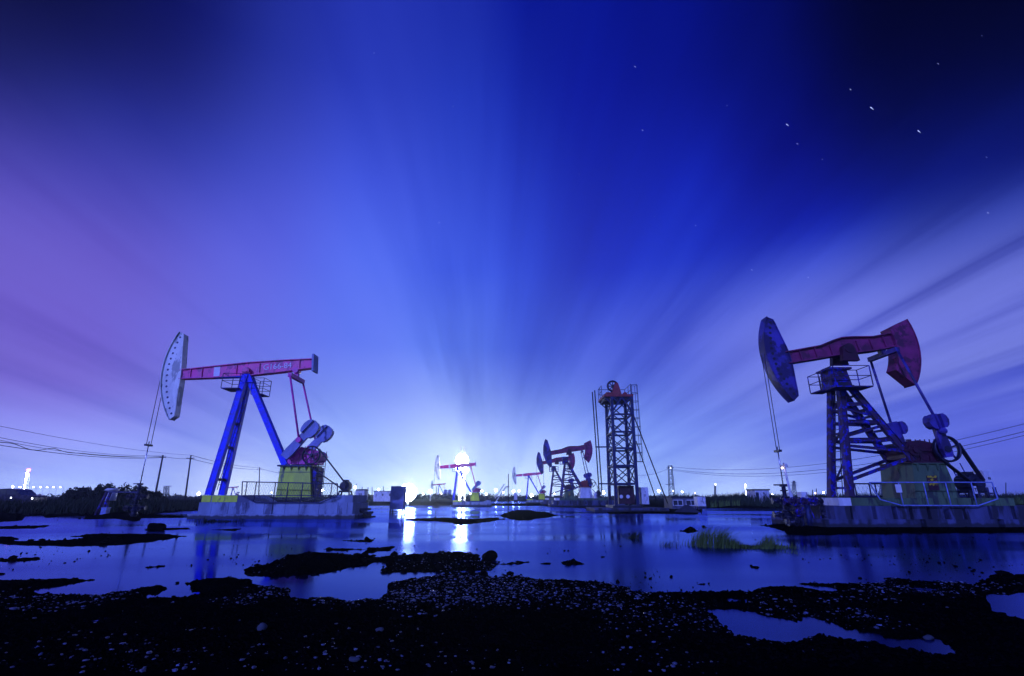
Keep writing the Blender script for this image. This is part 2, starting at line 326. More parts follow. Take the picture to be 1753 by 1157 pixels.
# ------------------------------------------------------------------ terrain and water
def vnoise(x, y, seed=0):
    xi = np.floor(x).astype(np.int64); yi = np.floor(y).astype(np.int64); fx = x-xi; fy = y-yi
    fx = fx*fx*(3-2*fx); fy = fy*fy*(3-2*fy)
    def hsh(a, b_):
        n = (a*374761393+b_*668265263+seed*1442695041) & 0xffffffff
        n = ((n ^ (n >> 13))*1274126177) & 0xffffffff
        return ((n ^ (n >> 16)) & 0xffff)/65535.0
    return (hsh(xi, yi)*(1-fx)+hsh(xi+1, yi)*fx)*(1-fy)+(hsh(xi, yi+1)*(1-fx)+hsh(xi+1, yi+1)*fx)*fy
def fbm(x, y, o=4, seed=0):
    r = 0; a = .5
    for i in range(o): r = r+a*vnoise(x*2**i, y*2**i, seed+i*17); a *= .5
    return r/(1-.5**o)-.5
LAND = [
 [(-500,1000),(0,993),(100,992),(154,993),(114,1000),(60,1010),(57,1014),(105,1021),(160,1021),(200,1015),(228,1010),(271,1003),(291,1008),(248,1025),(314,1022),(342,1017),(308,998),(342,993),(400,988),(428,991),(437,1000),(497,1008),(503,1022),(525,1027),(565,1023),(605,1030),(645,1025),(671,1014),(677,998),(699,993),(742,987),(771,981),(811,981),(845,988),(870,983),(907,991),(964,994),(1021,998),(1078,1005),(1092,1014),(1164,1015),(1206,1014),(1275,1014),(1279,1010),(1316,1003),(1367,1005),(1430,1014),(1433,1008),(1373,1000),(1438,999),(1510,998),(1518,990),(1564,994),(1666,1000),(1680,985),(1753,983),(2400,975),(3400,2200),(876,3000),(-1700,2200)],
 [(414,974),(457,966),(491,951),(525,947),(571,947),(628,951),(645,954),(685,951),(742,947),(794,944),(814,948),(828,954),(822,961),(862,964),(885,960),(904,962),(896,966),(856,968),(845,977),(799,977),(756,980),(657,978),(662,973),(680,967),(674,964),(637,963),(611,971),(560,980),(508,985),(457,988),(414,983)],
 [(-200,917),(0,917),(37,921),(28,926),(128,924),(148,920),(128,918),(160,914),(285,914),(322,918),(257,928),(200,933),(137,935),(34,934),(0,931),(-200,934)],
 [(0,957),(54,954),(66,958),(48,961),(0,962),(-80,960)],[(247,971),(271,968),(281,970),(257,973)],[(-60,984),(0,981),(12,982),(0,985)],
 [(245,905),(320,903),(332,906),(250,909)],[(362,907),(419,904),(400,909)],[(-60,902),(83,899),(60,905),(0,906)],
 [(588,925),(634,924),(630,928),(600,928)],[(551,940),(608,938),(618,941),(585,944)],[(634,938),(668,936),(657,943),(640,946),(632,944)],
 [(912,965),(930,961),(950,963),(947,967),(925,968)],[(952,962),(985,961),(1001,966),(973,969)],[(1027,953),(1044,952),(1040,956)],
 [(1160,909),(1184,902),(1200,909),(1178,913)],[(1196,901),(1217,902),(1205,905)],[(1276,968),(1300,969),(1296,973),(1280,973)],[(1190,1001),(1215,997),(1212,1002)],
 [(1298,899),(1345,896),(1420,893),(1500,890),(2300,890),(2300,913),(1753,912),(1480,915),(1385,917),(1348,915),(1340,909)],
 [(843,883),(882,873),(907,873),(939,876),(962,882),(947,886),(907,891),(884,891),(854,885)],
 [(700,888),(735,887),(765,886),(808,888),(859,885),(870,889),(840,893),(792,899),(756,893),(700,891)],
 [(590,861.6),(1010,861.6),(1010,866),(780,866),(590,865.3)],
 [(905,857),(905,864),(940,868),(1000,869.5),(1035,875),(1045,880),(1120,879.5),(1200,880.5),(1206,873),(1203,868),(1203,857)],
 [(-900,900),(0,894),(39,891),(46,883),(68,881),(83,886),(150,882),(146,889),(200,887.5),(236,892),(243,886),(323,886),(326,884),(245,881.5),(290,877),(340,874),(480,868),(600,865),(600,857),(-900,857)],
 [(1196,873),(1209,869.5),(1271,871),(1330,869.5),(1440,871),(1753,875),(2600,885),(2600,857),(1196,857)],
]
PUDD = [
 [(1218,1045),(1264,1044),(1304,1054),(1367,1067),(1380,1054),(1401,1060),(1435,1071),(1470,1082),(1502,1088),(1490,1096),(1470,1100),(1435,1094),(1407,1088),(1378,1097),(1338,1101),(1310,1099),(1270,1090),(1253,1082),(1240,1070)],
 [(1689,1020),(1753,1015),(1850,1015),(1850,1066),(1753,1060),(1724,1056),(1705,1042)],
 [(1514,1096),(1595,1093),(1630,1119),(1590,1120),(1538,1112)],[(1250,1026),(1272,1026),(1270,1031),(1252,1031)],[(1565,1008),(1590,1008),(1585,1013)],
 [(120,1031),(150,1029),(148,1034)],[(150,1062),(215,1048),(200,1056),(160,1067)],
]
def poly_sd(X, Y, P):
    d2 = np.full(X.shape, 1e18); ins = np.zeros(X.shape, bool); n = len(P)
    for i in range(n):
        ax, ay = P[i]; bx, by = P[(i+1) % n]; ex, ey = bx-ax, by-ay
        t = np.clip(((X-ax)*ex+(Y-ay)*ey)/(ex*ex+ey*ey+1e-12), 0, 1)
        d2 = np.minimum(d2, (X-ax-t*ex)**2+(Y-ay-t*ey)**2)
        if ay != by:
            c = ((ay > Y) != (by > Y)) & (X < ex*(Y-ay)/ey+ax); ins ^= c
    return np.where(ins, 1, -1)*np.sqrt(d2)
landw = [[tuple(gp(x, y)[:2]) for x, y in P] for P in LAND]
pudw = [[tuple(gp(x, y)[:2]) for x, y in P] for P in PUDD]
def height(X, Y):
    r = np.hypot(X, Y)
    s = np.full(X.shape, -1e9)
    for P in landw:
        xs = [p[0] for p in P]; ys = [p[1] for p in P]; mg = 6+max(ys)*.1
        k = (X > min(xs)-mg) & (X < max(xs)+mg) & (Y > min(ys)-mg) & (Y < max(ys)+mg)
        if k.any(): s[k] = np.maximum(s[k], poly_sd(X[k], Y[k], P))
    far = r-150+8*fbm(X*.03, Y*.03, 2, 5)
    s = np.maximum(s, far); s = np.maximum(s, np.where(r < 5.5, 5.5-r, -1e9)+np.where((r < 5.5), 1, 0)); s = np.maximum(s, -(Y-3))
    for P in pudw:
        s = np.minimum(s, -poly_sd(X, Y, P))
    s = np.maximum(s, -5)
    sc = np.clip(r*.028, .12, 4)
    s = s+sc*.9*fbm(X/sc*.55, Y/sc*.28, 4, 3)+sc*.35*fbm(X/sc*2.6, Y/sc*1.6, 3, 8)*1.5
    s = s+sc*.60*fbm(X/sc*6, Y/sc*4, 3, 88)
    hh = np.where(s > 0, np.where(r > 14, .042, .06)*np.tanh(s/sc*.9)+.02*np.tanh(s/3.), .10*np.tanh(s/sc*1.2))
    hh = hh+np.where(s > -.6*sc, 1, 0)*(np.where(r > 14, .022, .035)*fbm(X*2.2, Y*2.2, 3, 31)+.022*fbm(X*11, Y*11, 3, 41))*np.clip(1.2-r/60, .25, 1)
    # low banks carrying the reeds at both sides
    wb = np.clip((r-36)/10, 0, 1)*np.clip((X*-1-5)/8, 0, 1)*np.clip(s/4, 0, 1)*.35
    eb = np.clip((r-62)/8, 0, 1)*np.clip((X-18)/10, 0, 1)*np.clip(s/4, 0, 1)*.35
    return hh+wb+eb
def height1(x, y): return float(height(np.array([float(x)]), np.array([float(y)]))[0])
rr = np.exp(np.arange(math.log(2.2), math.log(5000), .0088)); rr = np.concatenate(([0.3, 1.2], rr))
aa = np.concatenate((np.arange(-180, -57, 3.0), np.arange(-57, 57, .125), np.arange(57, 179, 3.0)))
A, RR = np.meshgrid(np.radians(aa), rr); GX = RR*np.sin(A); GY = RR*np.cos(A)
GZ = height(GX.ravel(), GY.ravel())
na, nr = len(aa), len(rr)
i0 = (np.arange(nr-1)[:, None]*na+np.arange(na)[None, :]); i1 = (np.arange(nr-1)[:, None]*na+(np.arange(na)[None, :]+1) % na)
quads = np.stack((i0, i0+na, i1+na, i1), -1).reshape(-1, 4)[:, ::-1]
me = bpy.data.meshes.new('ground')
me.vertices.add(na*nr); me.vertices.foreach_set('co', np.stack((GX.ravel(), GY.ravel(), GZ), -1).astype(np.float32).ravel())
me.loops.add(quads.size); me.loops.foreach_set('vertex_index', quads.ravel().astype(np.int32))
me.polygons.add(len(quads)); me.polygons.foreach_set('loop_start', np.arange(0, quads.size, 4, dtype=np.int32)); me.polygons.foreach_set('loop_total', np.full(len(quads), 4, np.int32))
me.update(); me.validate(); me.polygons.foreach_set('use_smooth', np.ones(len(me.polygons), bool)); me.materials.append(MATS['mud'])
gr = bpy.data.objects.new('ground', me); S.collection.objects.link(gr); gr['kind'] = 'structure'
wm = MB(); wm.add([(-6000, -6000, 0), (6000, -6000, 0), (6000, 6000, 0), (-6000, 6000, 0)], [(0, 1, 2, 3)])
wt = wm.build('water', 'water'); wt['kind'] = 'structure'
# pebbles and clods (stuff)
def stones(name, mt, label, P, base_verts=1, smin=.012, smax=.05, flat=.5):
    ico = [(0, 0, -1), (.72, -.53, -.45), (-.28, -.85, -.45), (-.89, 0, -.45), (-.28, .85, -.45), (.72, .53, -.45), (.28, -.85, .45), (-.72, -.53, .45), (-.72, .53, .45), (.28, .85, .45), (.89, 0, .45), (0, 0, 1)]
    fc = [(0, 1, 2), (1, 0, 5), (0, 2, 3), (0, 3, 4), (0, 4, 5), (1, 5, 10), (2, 1, 6), (3, 2, 7), (4, 3, 8), (5, 4, 9), (1, 10, 6), (2, 6, 7), (3, 7, 8), (4, 8, 9), (5, 9, 10), (6, 10, 11), (7, 6, 11), (8, 7, 11), (9, 8, 11), (10, 9, 11)]
    ico = np.array(ico); fc = np.array(fc); n = len(P)
    V = ico[None]*rng.uniform(.7, 1.25, (n, 12, 1))
    sz = P[:, 3][:, None]; an = rng.uniform(0, 6.28, n)
    V = V*np.stack((sz[:, 0]*rng.uniform(.8, 1.5, n), sz[:, 0]*rng.uniform(.6, 1.1, n), sz[:, 0]*rng.uniform(.3, .8, n)*flat*1.6), -1)[:, None, :]
    c, s_ = np.cos(an)[:, None], np.sin(an)[:, None]
    V = np.stack((V[..., 0]*c-V[..., 1]*s_, V[..., 0]*s_+V[..., 1]*c, V[..., 2]), -1)+P[:, None, :3]
    F = (fc[None]+(np.arange(n)*12)[:, None, None]).reshape(-1, 3)
    me = bpy.data.meshes.new(name); me.vertices.add(n*12); me.vertices.foreach_set('co', V.astype(np.float32).ravel())
    me.loops.add(F.size); me.loops.foreach_set('vertex_index', F.ravel().astype(np.int32)); me.polygons.add(len(F))
    me.polygons.foreach_set('loop_start', np.arange(0, F.size, 3, dtype=np.int32)); me.polygons.foreach_set('loop_total', np.full(len(F), 3, np.int32))
    me.update(); me.materials.append(MATS[mt]); o = bpy.data.objects.new(name, me); S.collection.objects.link(o)
    return tag(o, label, 'stones', kind='stuff')
def scatter(n, x0, x1, y0, y1, smin, smax, pw=2.5, land=True, dens=None):
    px = rng.uniform(x0, x1, n); py = rng.uniform(y0, y1, n)
    xc, yc = px-CXP, CYP-py; vy = yc*-sp+FPX*cp; vz = yc*cp+FPX*sp; t = -CAMH/vz
    X, Y = xc*t, vy*t; Z = height(X, Y)
    k = (Z > .004) if land else (Z < -.005)
    if dens is not None: k &= dens(X, Y, px, py)
    X, Y, Z = X[k], Y[k], Z[k]; s_ = smin+(smax-smin)*rng.random(k.sum())**pw
    if not land: Z = np.full(Z.shape, 0.002)
    return np.stack((X, Y, Z+s_*.2, s_), -1)
def clump(X, Y, px, py):
    c = fbm(X*.9, Y*.5, 3, 77)
    w = np.exp(-((px-820)/260)**2-((py-1012)/38)**2)*.55+np.exp(-((px-900)/330)**2)*.12+np.exp(-((px-1350)/200)**2-((py-1040)/50)**2)*.14
    return rng.random(X.shape) < np.clip(-.05+c*1.9+w*1.5, .006, 1)*np.clip((1115-py)/80, .12, 1)
P1 = np.concatenate((scatter(60000, -300, 2050, 944, 1170, .005, .022, 2.5, dens=clump), scatter(5000, -300, 2050, 944, 1170, .015, .038, 4.0, dens=clump)))
stones('pebbles', 'pebble', 'pale wet pebbles and flakes scattered over the black mud shore', P1)
P2 = np.concatenate((scatter(26000, -200, 1950, 944, 1160, .005, .024, 3), scatter(2500, 0, 1753, 868, 990, .03, .10, 3)))
P3 = scatter(2600, -100, 1850, 872, 1012, .008, .036, 4, land=False, dens=lambda X, Y, px, py: fbm(X*.5, Y*.35, 3, 12) > .10)
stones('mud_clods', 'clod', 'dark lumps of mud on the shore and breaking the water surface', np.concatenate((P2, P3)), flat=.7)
# ------------------------------------------------------------------ pumpjacks
def frame_at(pv, tilt):
    c, s_ = math.cos(tilt), math.sin(tilt)
    def B(x, y, z): return Vector((pv.x+x*c-z*s_, pv.y+y, pv.z+x*s_+z*c))
    return B
def horsehead(root, B, Rr, half, wmax, wmin, thick, mt, hole_mt, name='horsehead', shift=0.0, expo=.8):
    N = 26; out = []; inn = []
    for i in range(N+1):
        q = -1+2*i/N; a = math.pi+half*q+shift; w = wmin+(wmax-wmin)*max(0, math.cos(q*math.pi/2))**expo
        out.append((Rr*math.cos(a), Rr*math.sin(a))); inn.append(((Rr-w)*math.cos(a), (Rr-w)*math.sin(a)))
    mb = MB()
    for i in range(N):
        mb.prism([out[i], out[i+1], inn[i+1], inn[i]], -thick/2, thick/2, B)
    mb.use(hole_mt)
    for i in range(15):
        q = -.9+1.8*i/14; a = math.pi+half*q+shift; r_ = Rr-.34*min(1, .55+.6*math.cos(q*1.4)); p = (r_*math.cos(a), r_*math.sin(a))
        mb.tube(B(p[0], -thick/2-.006, p[1]), B(p[0], -thick/2+.03, p[1]), .075, 10)
    hd = mb.build(name, mt, root)
    rm = MB()
    for i in range(N):
        o0, o1 = out[i], out[i+1]; f = (Rr+.04)/Rr
        rm.prism([(o0[0]*f, o0[1]*f), (o1[0]*f, o1[1]*f), o1, o0], -thick*.72, thick*.72, B)
    for i in (0, N): 
        rm.prism([(out[i][0], out[i][1]), (inn[i][0], inn[i][1]), (inn[i][0]*1.003, inn[i][1]+.04*(1 if i else -1)), (out[i][0], out[i][1]+.04*(1 if i else -1))], -thick*.6, thick*.6, B)
    for i in range(N):
        a0, a1 = inn[i], inn[i+1]; f = (Rr-wmax-.05)/(Rr-wmax)
        rm.prism([a0, a1, (a1[0]*f, a1[1]*f), (a0[0]*f, a0[1]*f)], -thick*.62, thick*.62, B)
    rm.build('rim', mt, hd)
    return hd
def gearbox(root, x0, x1, z0, z1, y0, y1, mt, cap_mt):
    w = x1-x0; hgt = z1-z0; pf = []
    for fx, fz in ((0, .12), (.0, .30), (-.03, .42), (.02, .62), (.10, .82), (.22, .95), (.38, 1.0), (.55, .95), (.72, .86), (.88, .80), (.97, .68), (1.0, .48), (.97, .30), (.90, .12), (.90, 0), (.05, 0)):
        pf.append((x0+fx*w, z0+fz*hgt))
    mb = MB(); mb.prism(pf, y0+.08, y1-.08)
    mb.span(x0-.03*w, x1+.01*w, y0, y1, z0+.46*hgt, z0+.53*hgt)
    for i in range(4): mb.span(x0+(.12+.22*i)*w-.03, x0+(.12+.22*i)*w+.03, y0+.02, y1-.02, z0, z0+.30*hgt)
    for i in range(7): bx = x0+(.15+.11*i)*w; mb.tube((bx, y0+.2, z0+.8*hgt), (bx, y0+.2, z0+1.05*hgt), .025, 6)
    mb.tube((x0+.45*w, (y0+y1)/2, z0+.9*hgt), (x0+.45*w, (y0+y1)/2, z0+1.12*hgt), .07, 8)
    gb = mb.build('gearbox', mt, root)
    for fx, fz, r_ in ((.22, .52, .24), (.76, .50, .24)):
        c = MB(); cx, cz = x0+fx*w, z0+fz*hgt; rr_ = r_*hgt
        c.tube((cx, y0-.06, cz), (cx, y0+.1, cz), rr_*1.25, 20); c.tube((cx, y0-.14, cz), (cx, y0-.05, cz), rr_*.6, 16)
        for k in range(8): c.tube((cx+rr_*math.cos(k*.785), y0-.09, cz+rr_*math.sin(k*.785)), (cx+rr_*math.cos(k*.785), y0-.05, cz+rr_*math.sin(k*.785)), rr_*.11, 6)
        c.build('bearing_cap', cap_mt, gb)
    return gb
def pulley_and_belt(root, pc, pr, mc, mr_, yb, mt_w, mt_b):
    w = MB(); w.ring(pc, pr, .05, 36, 6, 2.4)
    for k in range(5): a = k*2*math.pi/5+.3; w.bar(pc, Vector(pc)+Vector((math.cos(a)*pr, 0, math.sin(a)*pr)), .07, .05)
    w.tube(Vector(pc)+Vector((0, -.12, 0)), Vector(pc)+Vector((0, .25, 0)), .10, 10)
    w.build('belt_wheel', mt_w, root)
    d = Vector(mc)-Vector(pc); d.y = 0; L = d.length; a = math.atan2(d.z, d.x); off = math.acos((pr-mr_)/L)
    b_ = MB()
    for s_ in (1, -1):
        t = a+s_*off; e = Vector((math.cos(t), 0, math.sin(t))); b_.bar(Vector(pc)+e*(pr+.05), Vector(mc)+e*(mr_+.03), .05, .22)
    b_.build('drive_belt', mt_b, root)
def motor(root, c, r_, ln, mt):
    mb = MB(); c = Vector(c); mb.tube(c+Vector((0, -ln/2, 0)), c+Vector((0, ln/2, 0)), r_, 18)
    for k in range(16): a = k*math.pi/8; e = Vector((math.cos(a), 0, math.sin(a))); mb.bar(c+e*r_+Vector((0, -ln*.42, 0)), c+e*r_+Vector((0, ln*.42, 0)), .03, .08)
    mb.tube(c+Vector((0, -ln/2-.12, 0)), c+Vector((0, -ln/2, 0)), r_*.45, 12); mb.box(c+Vector((0, 0, r_*1.1)), (r_*.9, ln*.4, r_*.5))
    mb.span(c.x-r_*1.1, c.x+r_*1.1, c.y-ln*.4, c.y+ln*.4, c.z-r_*1.25, c.z-r_*.9)
    f = mb
    for sx_ in (-1, 1):
        for sy in (-1, 1): f.bar(c+Vector((sx_*r_, sy*ln*.35, -r_)), c+Vector((sx_*r_*1.5, sy*ln*.45, -r_*1.25-.55)), .08, .08)
    f.bar(c+Vector((-r_*1.5, -ln*.45, -r_*1.25-.5)), c+Vector((r_*1.5, -ln*.45, -r_*1.25-.5)), .08, .1)
    return mb.build('motor', mt, root)
def crank(root, sh, ang, L, pin, w0, w1, y0, y1, mt, wmt):
    ca, sa = math.cos(ang), math.sin(ang)
    def X(x, y, z): return (sh.x+x*ca-z*sa, y, sh.z+x*sa+z*ca)
    mb = MB(); mb.prism([(-.35, -w0/2), (.1, -w0/2-.05), (L, -w1/2), (L, w1/2), (.1, w0/2+.05), (-.35, w0/2)], y0, y1, X)
    cr = mb.build('crank', mt, root)
    for sg in (-1, 1):
        wm_ = MB()
        pf = [(L*.58, sg*(w1/2+.01)), (L*.98, sg*(w1/2+.01)), (L*.98, sg*(w1/2+.14)), (L*.91, sg*(w1/2+.26)), (L*.79, sg*(w1/2+.32)), (L*.66, sg*(w1/2+.26)), (L*.59, sg*(w1/2+.14))]
        if sg < 0: pf = pf[::-1]
        wm_.prism(pf, y0-.16, y1+.05, X); wm_.build('counterweight', wmt, cr)
    return Vector(X(pin, (y0+y1)/2, 0))
def cage(root, x0, x1, y0, y1, z0, hgt, mt, n=2, name='guard_rail', deck='platform', dmt=None):
    d = MB(); d.span(x0, x1, y0, y1, z0-.06, z0)
    dk = d.build(deck, dmt or mt, root); mb = MB()
    for (xa, ya) in ((x0, y0), (x1, y0), (x0, y1), (x1, y1)): mb.tube((xa, ya, z0), (xa, ya, z0+hgt), .025, 5)
    for k in range(1, n+1):
        z = z0+hgt*k/n; mb.path([(x0, y0, z), (x1, y0, z), (x1, y1, z), (x0, y1, z), (x0, y0, z)], .02, 5)
    mb.build(name, mt, dk); return dk
def ladder(root, a0, a1, side, mt, step=.3, r_=.022, name='ladder'):
    a0, a1 = Vector(a0), Vector(a1); s_ = Vector(side); mb = MB(); mb.tube(a0, a1, r_, 5); mb.tube(a0+s_, a1+s_, r_, 5)
    L = (a1-a0).length; n = int(L/step)
    for i in range(1, n): p = a0.lerp(a1, i/n); mb.tube(p, p+s_, r_*.8, 5)
    return mb.build(name, mt, root)

def pump_A(label, far=False):
    Y = 34.6; pv = at(427, 632, Y); O = Vector((pv.x, Y, 0))
    root = thing('pumpjack', label, 'pumpjack', O, 'pumpjacks nodding over the flooded field')
    B = frame_at(pv, R(5)); Rr = 5.95
    zb = at(360, 847, 34).z
    # a-frame
    top = pv+Vector((-.05, 0, -.45))
    for nm, px, py, Yl, w in (('front_leg', 358, 846, 33.85, .36), ('front_leg', 381, 845.5, 35.4, .36)):
        e = at(px, py, Yl); e.z = zb; mb = MB(); sgn = -1 if Yl < Y else 1
        mb.bar(top+Vector((-.02, sgn*.22, 0)), e, w, .30)
        mb.bar(top+Vector((-.02+.19, sgn*.22, 0)), e+Vector((.19, 0, 0)), .03, .36); mb.bar(top+Vector((-.21, sgn*.22, 0)), e+Vector((-.19, 0, 0)), .03, .36)
        mb.build(nm, 'blue_paint', root)
    fl = [at(358, 846, 33.85), at(381, 845.5, 35.4)]
    for f in (.20, .42, .62, .88):
        a = top.lerp(Vector((fl[0].x, fl[0].y, zb)), f); c = top.lerp(Vector((fl[1].x, fl[1].y, zb)), f)
        MB().bar(a, c, .22, .16).build('cross_brace', 'dim_worn_blue_paint', root)
    e = at(489, 796, 34.4); mb = MB(); mb.bar(top+Vector((.15, 0, -.2)), e, .40, .34); mb.bar(top+Vector((.36, 0, -.2)), e+Vector((.21, 0, 0)), .03, .46)
    mb.build('rear_leg', 'blue_paint', root)
    g_ = MB(); g_.prism([(-.45, -1.0), (.55, -1.0), (.22, -.38), (-.22, -.38)], -.30, .30, lambda x, y, z: (pv.x+x, pv.y+y, pv.z+z)); g_.build('gusset_plate', 'blue_paint', root)
    ladder(root, Vector((fl[0].x, fl[0].y, zb))+Vector((.38, .15, .3)), top+Vector((.0, .0, -2.0))+Vector((.05, -.1, 0)), (.0, .34, 0), 'dark_steel', .33, .02)
    sb = MB(); sb.box(pv+Vector((0, 0, -.30)), (.55, .8, .16)); sb.tube(pv+Vector((0, -.55, -.12)), pv+Vector((0, .55, -.12)), .19, 14)
    for s_ in (-1, 1): sb.box(pv+Vector((0, s_*.42, -.18)), (.5, .2, .22))
    sb.build('saddle_bearing', 'red_paint', root)
    zp = at(396, 664, 34).z
    cage(root, pv.x-1.35, pv.x-.15, Y-.75, Y+.55, zp, 1.0, 'dark_steel', 2, dmt='dim_worn_blue_paint')
    cage(root, pv.x+.45, pv.x+1.25, Y-.2, Y+.9, zp-.30, 1.1, 'dark_steel', 3, dmt='dim_worn_blue_paint')
    # walking beam
    bm = MB(); pf = [(-4.75, -.28), (-2.5, -.40), (0, -.46), (2.4, -.40), (4.55, -.28), (4.55, .30), (2.4, .38), (0, .42), (-2.5, .36), (-4.75, .30)]
    bm.prism(pf, -.16, .16, B)
    for i in range(5):
        for a_, b_ in ((pf[i], pf[i+1]) if i < 4 else (pf[4], pf[5]),): pass
    for seg in ((0, 1), (1, 2), (2, 3), (3, 4), (5, 6), (6, 7), (7, 8), (8, 9)):
        p, q = pf[seg[0]], pf[seg[1]]; sgn = .05 if seg[0] > 4 else -.05
        bm.prism([p, q, (q[0], q[1]+sgn), (p[0], p[1]+sgn)], -.28, .28, B)
    for x in (-4.0, -3.2, -.8, .8, 3.6): bm.prism([(x-.02, -.33), (x+.02, -.33), (x+.02, .33), (x-.02, .33)], -.25, .25, B)
    wb_ = bm.build('walking_beam', 'red_paint', root)
    bd = MB(); bd.prism([(-2.40, -.34), (-1.98, -.36), (-1.98, .35), (-2.40, .335)], -.168, .168, B); bd.build('white_band', 'lettering', wb_)
    if not far:
        vs, fs = text_mesh('G166-84', .56, .012); t_ = MB(); t_.add([B(v_.x+2.05, -.175-v_.z, v_.y-.02) for v_ in vs], fs); t_.build('painted_number', 'lettering', wb_)
    te = MB(); te.prism([(4.55, -.62), (4.68, -.62), (4.68, .62), (4.55, .62)], -.45, .45, B); te.build('tail_plate', 'weight_paint', wb_)
    # sound lower stay of the beam
    st = MB(); st.prism([(-4.5, -.34), (-.4, -.56), (-.4, -.50), (-4.5, -.28)], -.26, .26, B); st.build('beam_stay', 'blue_paint', wb_)
    horsehead(root, B, Rr, R(32), 1.28, .30, .46, 'pale_paint', 'dark_steel')
    # crank train
    sh = at(508, 778, 34.6); ang = R(50)
    eqc = B(3.35, 0, -.95)
    eq = MB(); eq.tube(B(3.35, -.3, -.42), B(3.35, .3, -.42), .2, 12); eq.bar(B(3.35, 0, -.42), eqc, .28, .28); eq.bar(eqc+Vector((0, -1.15, 0)), eqc+Vector((0, 1.15, 0)), .26, .26)
    eq.build('equalizer', 'magenta_paint', root)
    for (y0, y1) in ((33.15, 33.38), (35.75, 35.98)):
        pn = crank(root, sh, ang, 2.55, 1.05, .5, .42, y0, y1, 'weight_paint', 'weight_paint')
        pt = MB(); yy = y0-.10 if y0 < Y else y1+.10; pt.tube((pn.x, yy, pn.z), (eqc.x, yy if abs(yy-Y) < 1.3 else Y+math.copysign(1.1, yy-Y), eqc.z), .07, 8)
        pt.tube((pn.x, yy-.15, pn.z), (pn.x, yy+.15, pn.z), .17, 12); pt.build('pitman_arm', 'magenta_paint', root)
    shm = MB(); shm.tube((sh.x, 33.2, sh.z), (sh.x, 35.9, sh.z), .16, 12); shm.build('crank_shaft', 'dark_steel', root)
    gx0, gx1 = at(493, 780, 33.8).x, at(548, 780, 33.8).x; gz0, gz1 = at(510, 794.5, 33.8).z, at(510, 765, 33.8).z
    gearbox(root, gx0, gx1, gz0, gz1, 33.75, 35.3, 'magenta_paint', 'magenta_paint')
    pc = at(533, 779, 33.55); mc = at(588, 832, 33.55)
    pulley_and_belt(root, pc, .56, mc, .16, 0, 'dark_steel', 'cable'); motor(root, mc+Vector((0, .5, 0)), .30, .75, 'dark_steel')
    # pedestal
    x0, x1 = at(480, 797, 33.7).x, at(531, 797, 33.7).x; xb0, xb1 = at(473, 850, 33.7).x, at(533, 850, 33.7).x; zt, zq = gz0-.05, at(500, 851, 33.7).z
    pd = MB(); V8 = [(xb0, 33.6, zq), (xb1, 33.6, zq), (xb1, 35.5, zq), (xb0, 35.5, zq), (x0, 33.7, zt-.1), (x1, 33.7, zt-.1), (x1, 35.4, zt-.1), (x0, 35.4, zt-.1)]
    pd.add(V8, [(0, 1, 5, 4), (1, 2, 6, 5), (2, 3, 7, 6), (3, 0, 4, 7), (4, 5, 6, 7)]); pp = pd.build('pedestal', 'green_paint', root)
    cpm = MB(); cpm.span(x0-.15, x1+.12, 33.55, 35.5, zt-.1, zt); cpm.build('cap_plate', 'dark_rail_paint', pp)
    rb = MB()
    for i in range(4):
        x = x0+(x1-x0)*(.13+.25*i); rb.add([(x-.03, 33.55, zt-.1), (x+.05, 33.55, zt-.1), (x+.01, 33.66, zt-.42), (x-.03, 33.69, zt-.1)], [(0, 1, 2), (0, 2, 3), (1, 3, 2)])
    rb.span(x0-.06, x1+.06, 33.655, 33.69, zt-.47, zt-.44); rb.build('stiffener', 'dark_rail_paint', pp)
    sk = MB(); sk.span(x1+.02, x1+.36, 33.9, 35.3, zq, zt-.12); sk.build('side_column', 'dim_worn_blue_paint', root)
    lx = at(546, 800, 34.3).x; ladder(root, (lx, 34.2, zq), (lx, 34.2, zt+.9), (.44, 0, 0), 'dark_steel', .32, .022)
    # rod line
    xr = pv.x-Rr-.045; zc = at(256, 762, Y).z; zw = at(240, 828, Y).z
    bc = MB()
    for s_ in (-1, 1): bc.tube((xr, Y+s_*.22, pv.z-.3), (xr, Y+s_*.22, zc), .022, 5)
    bc.build('bridle_cable', 'cable', root)
    cb = MB(); cb.box((xr, Y, zc), (.18, .62, .12)); cb.build('carrier_bar', 'dark_steel', root)
    pr_ = MB(); pr_.tube((xr, Y, zc+.25), (xr, Y, zw), .032, 8); pr_.build('polished_rod', 'polished_steel', root)
    return root, xr, zw
A0, AXR, AZW = pump_A('pale horsehead pumpjack with red beam and smooth blue legs, nearest one at the left')
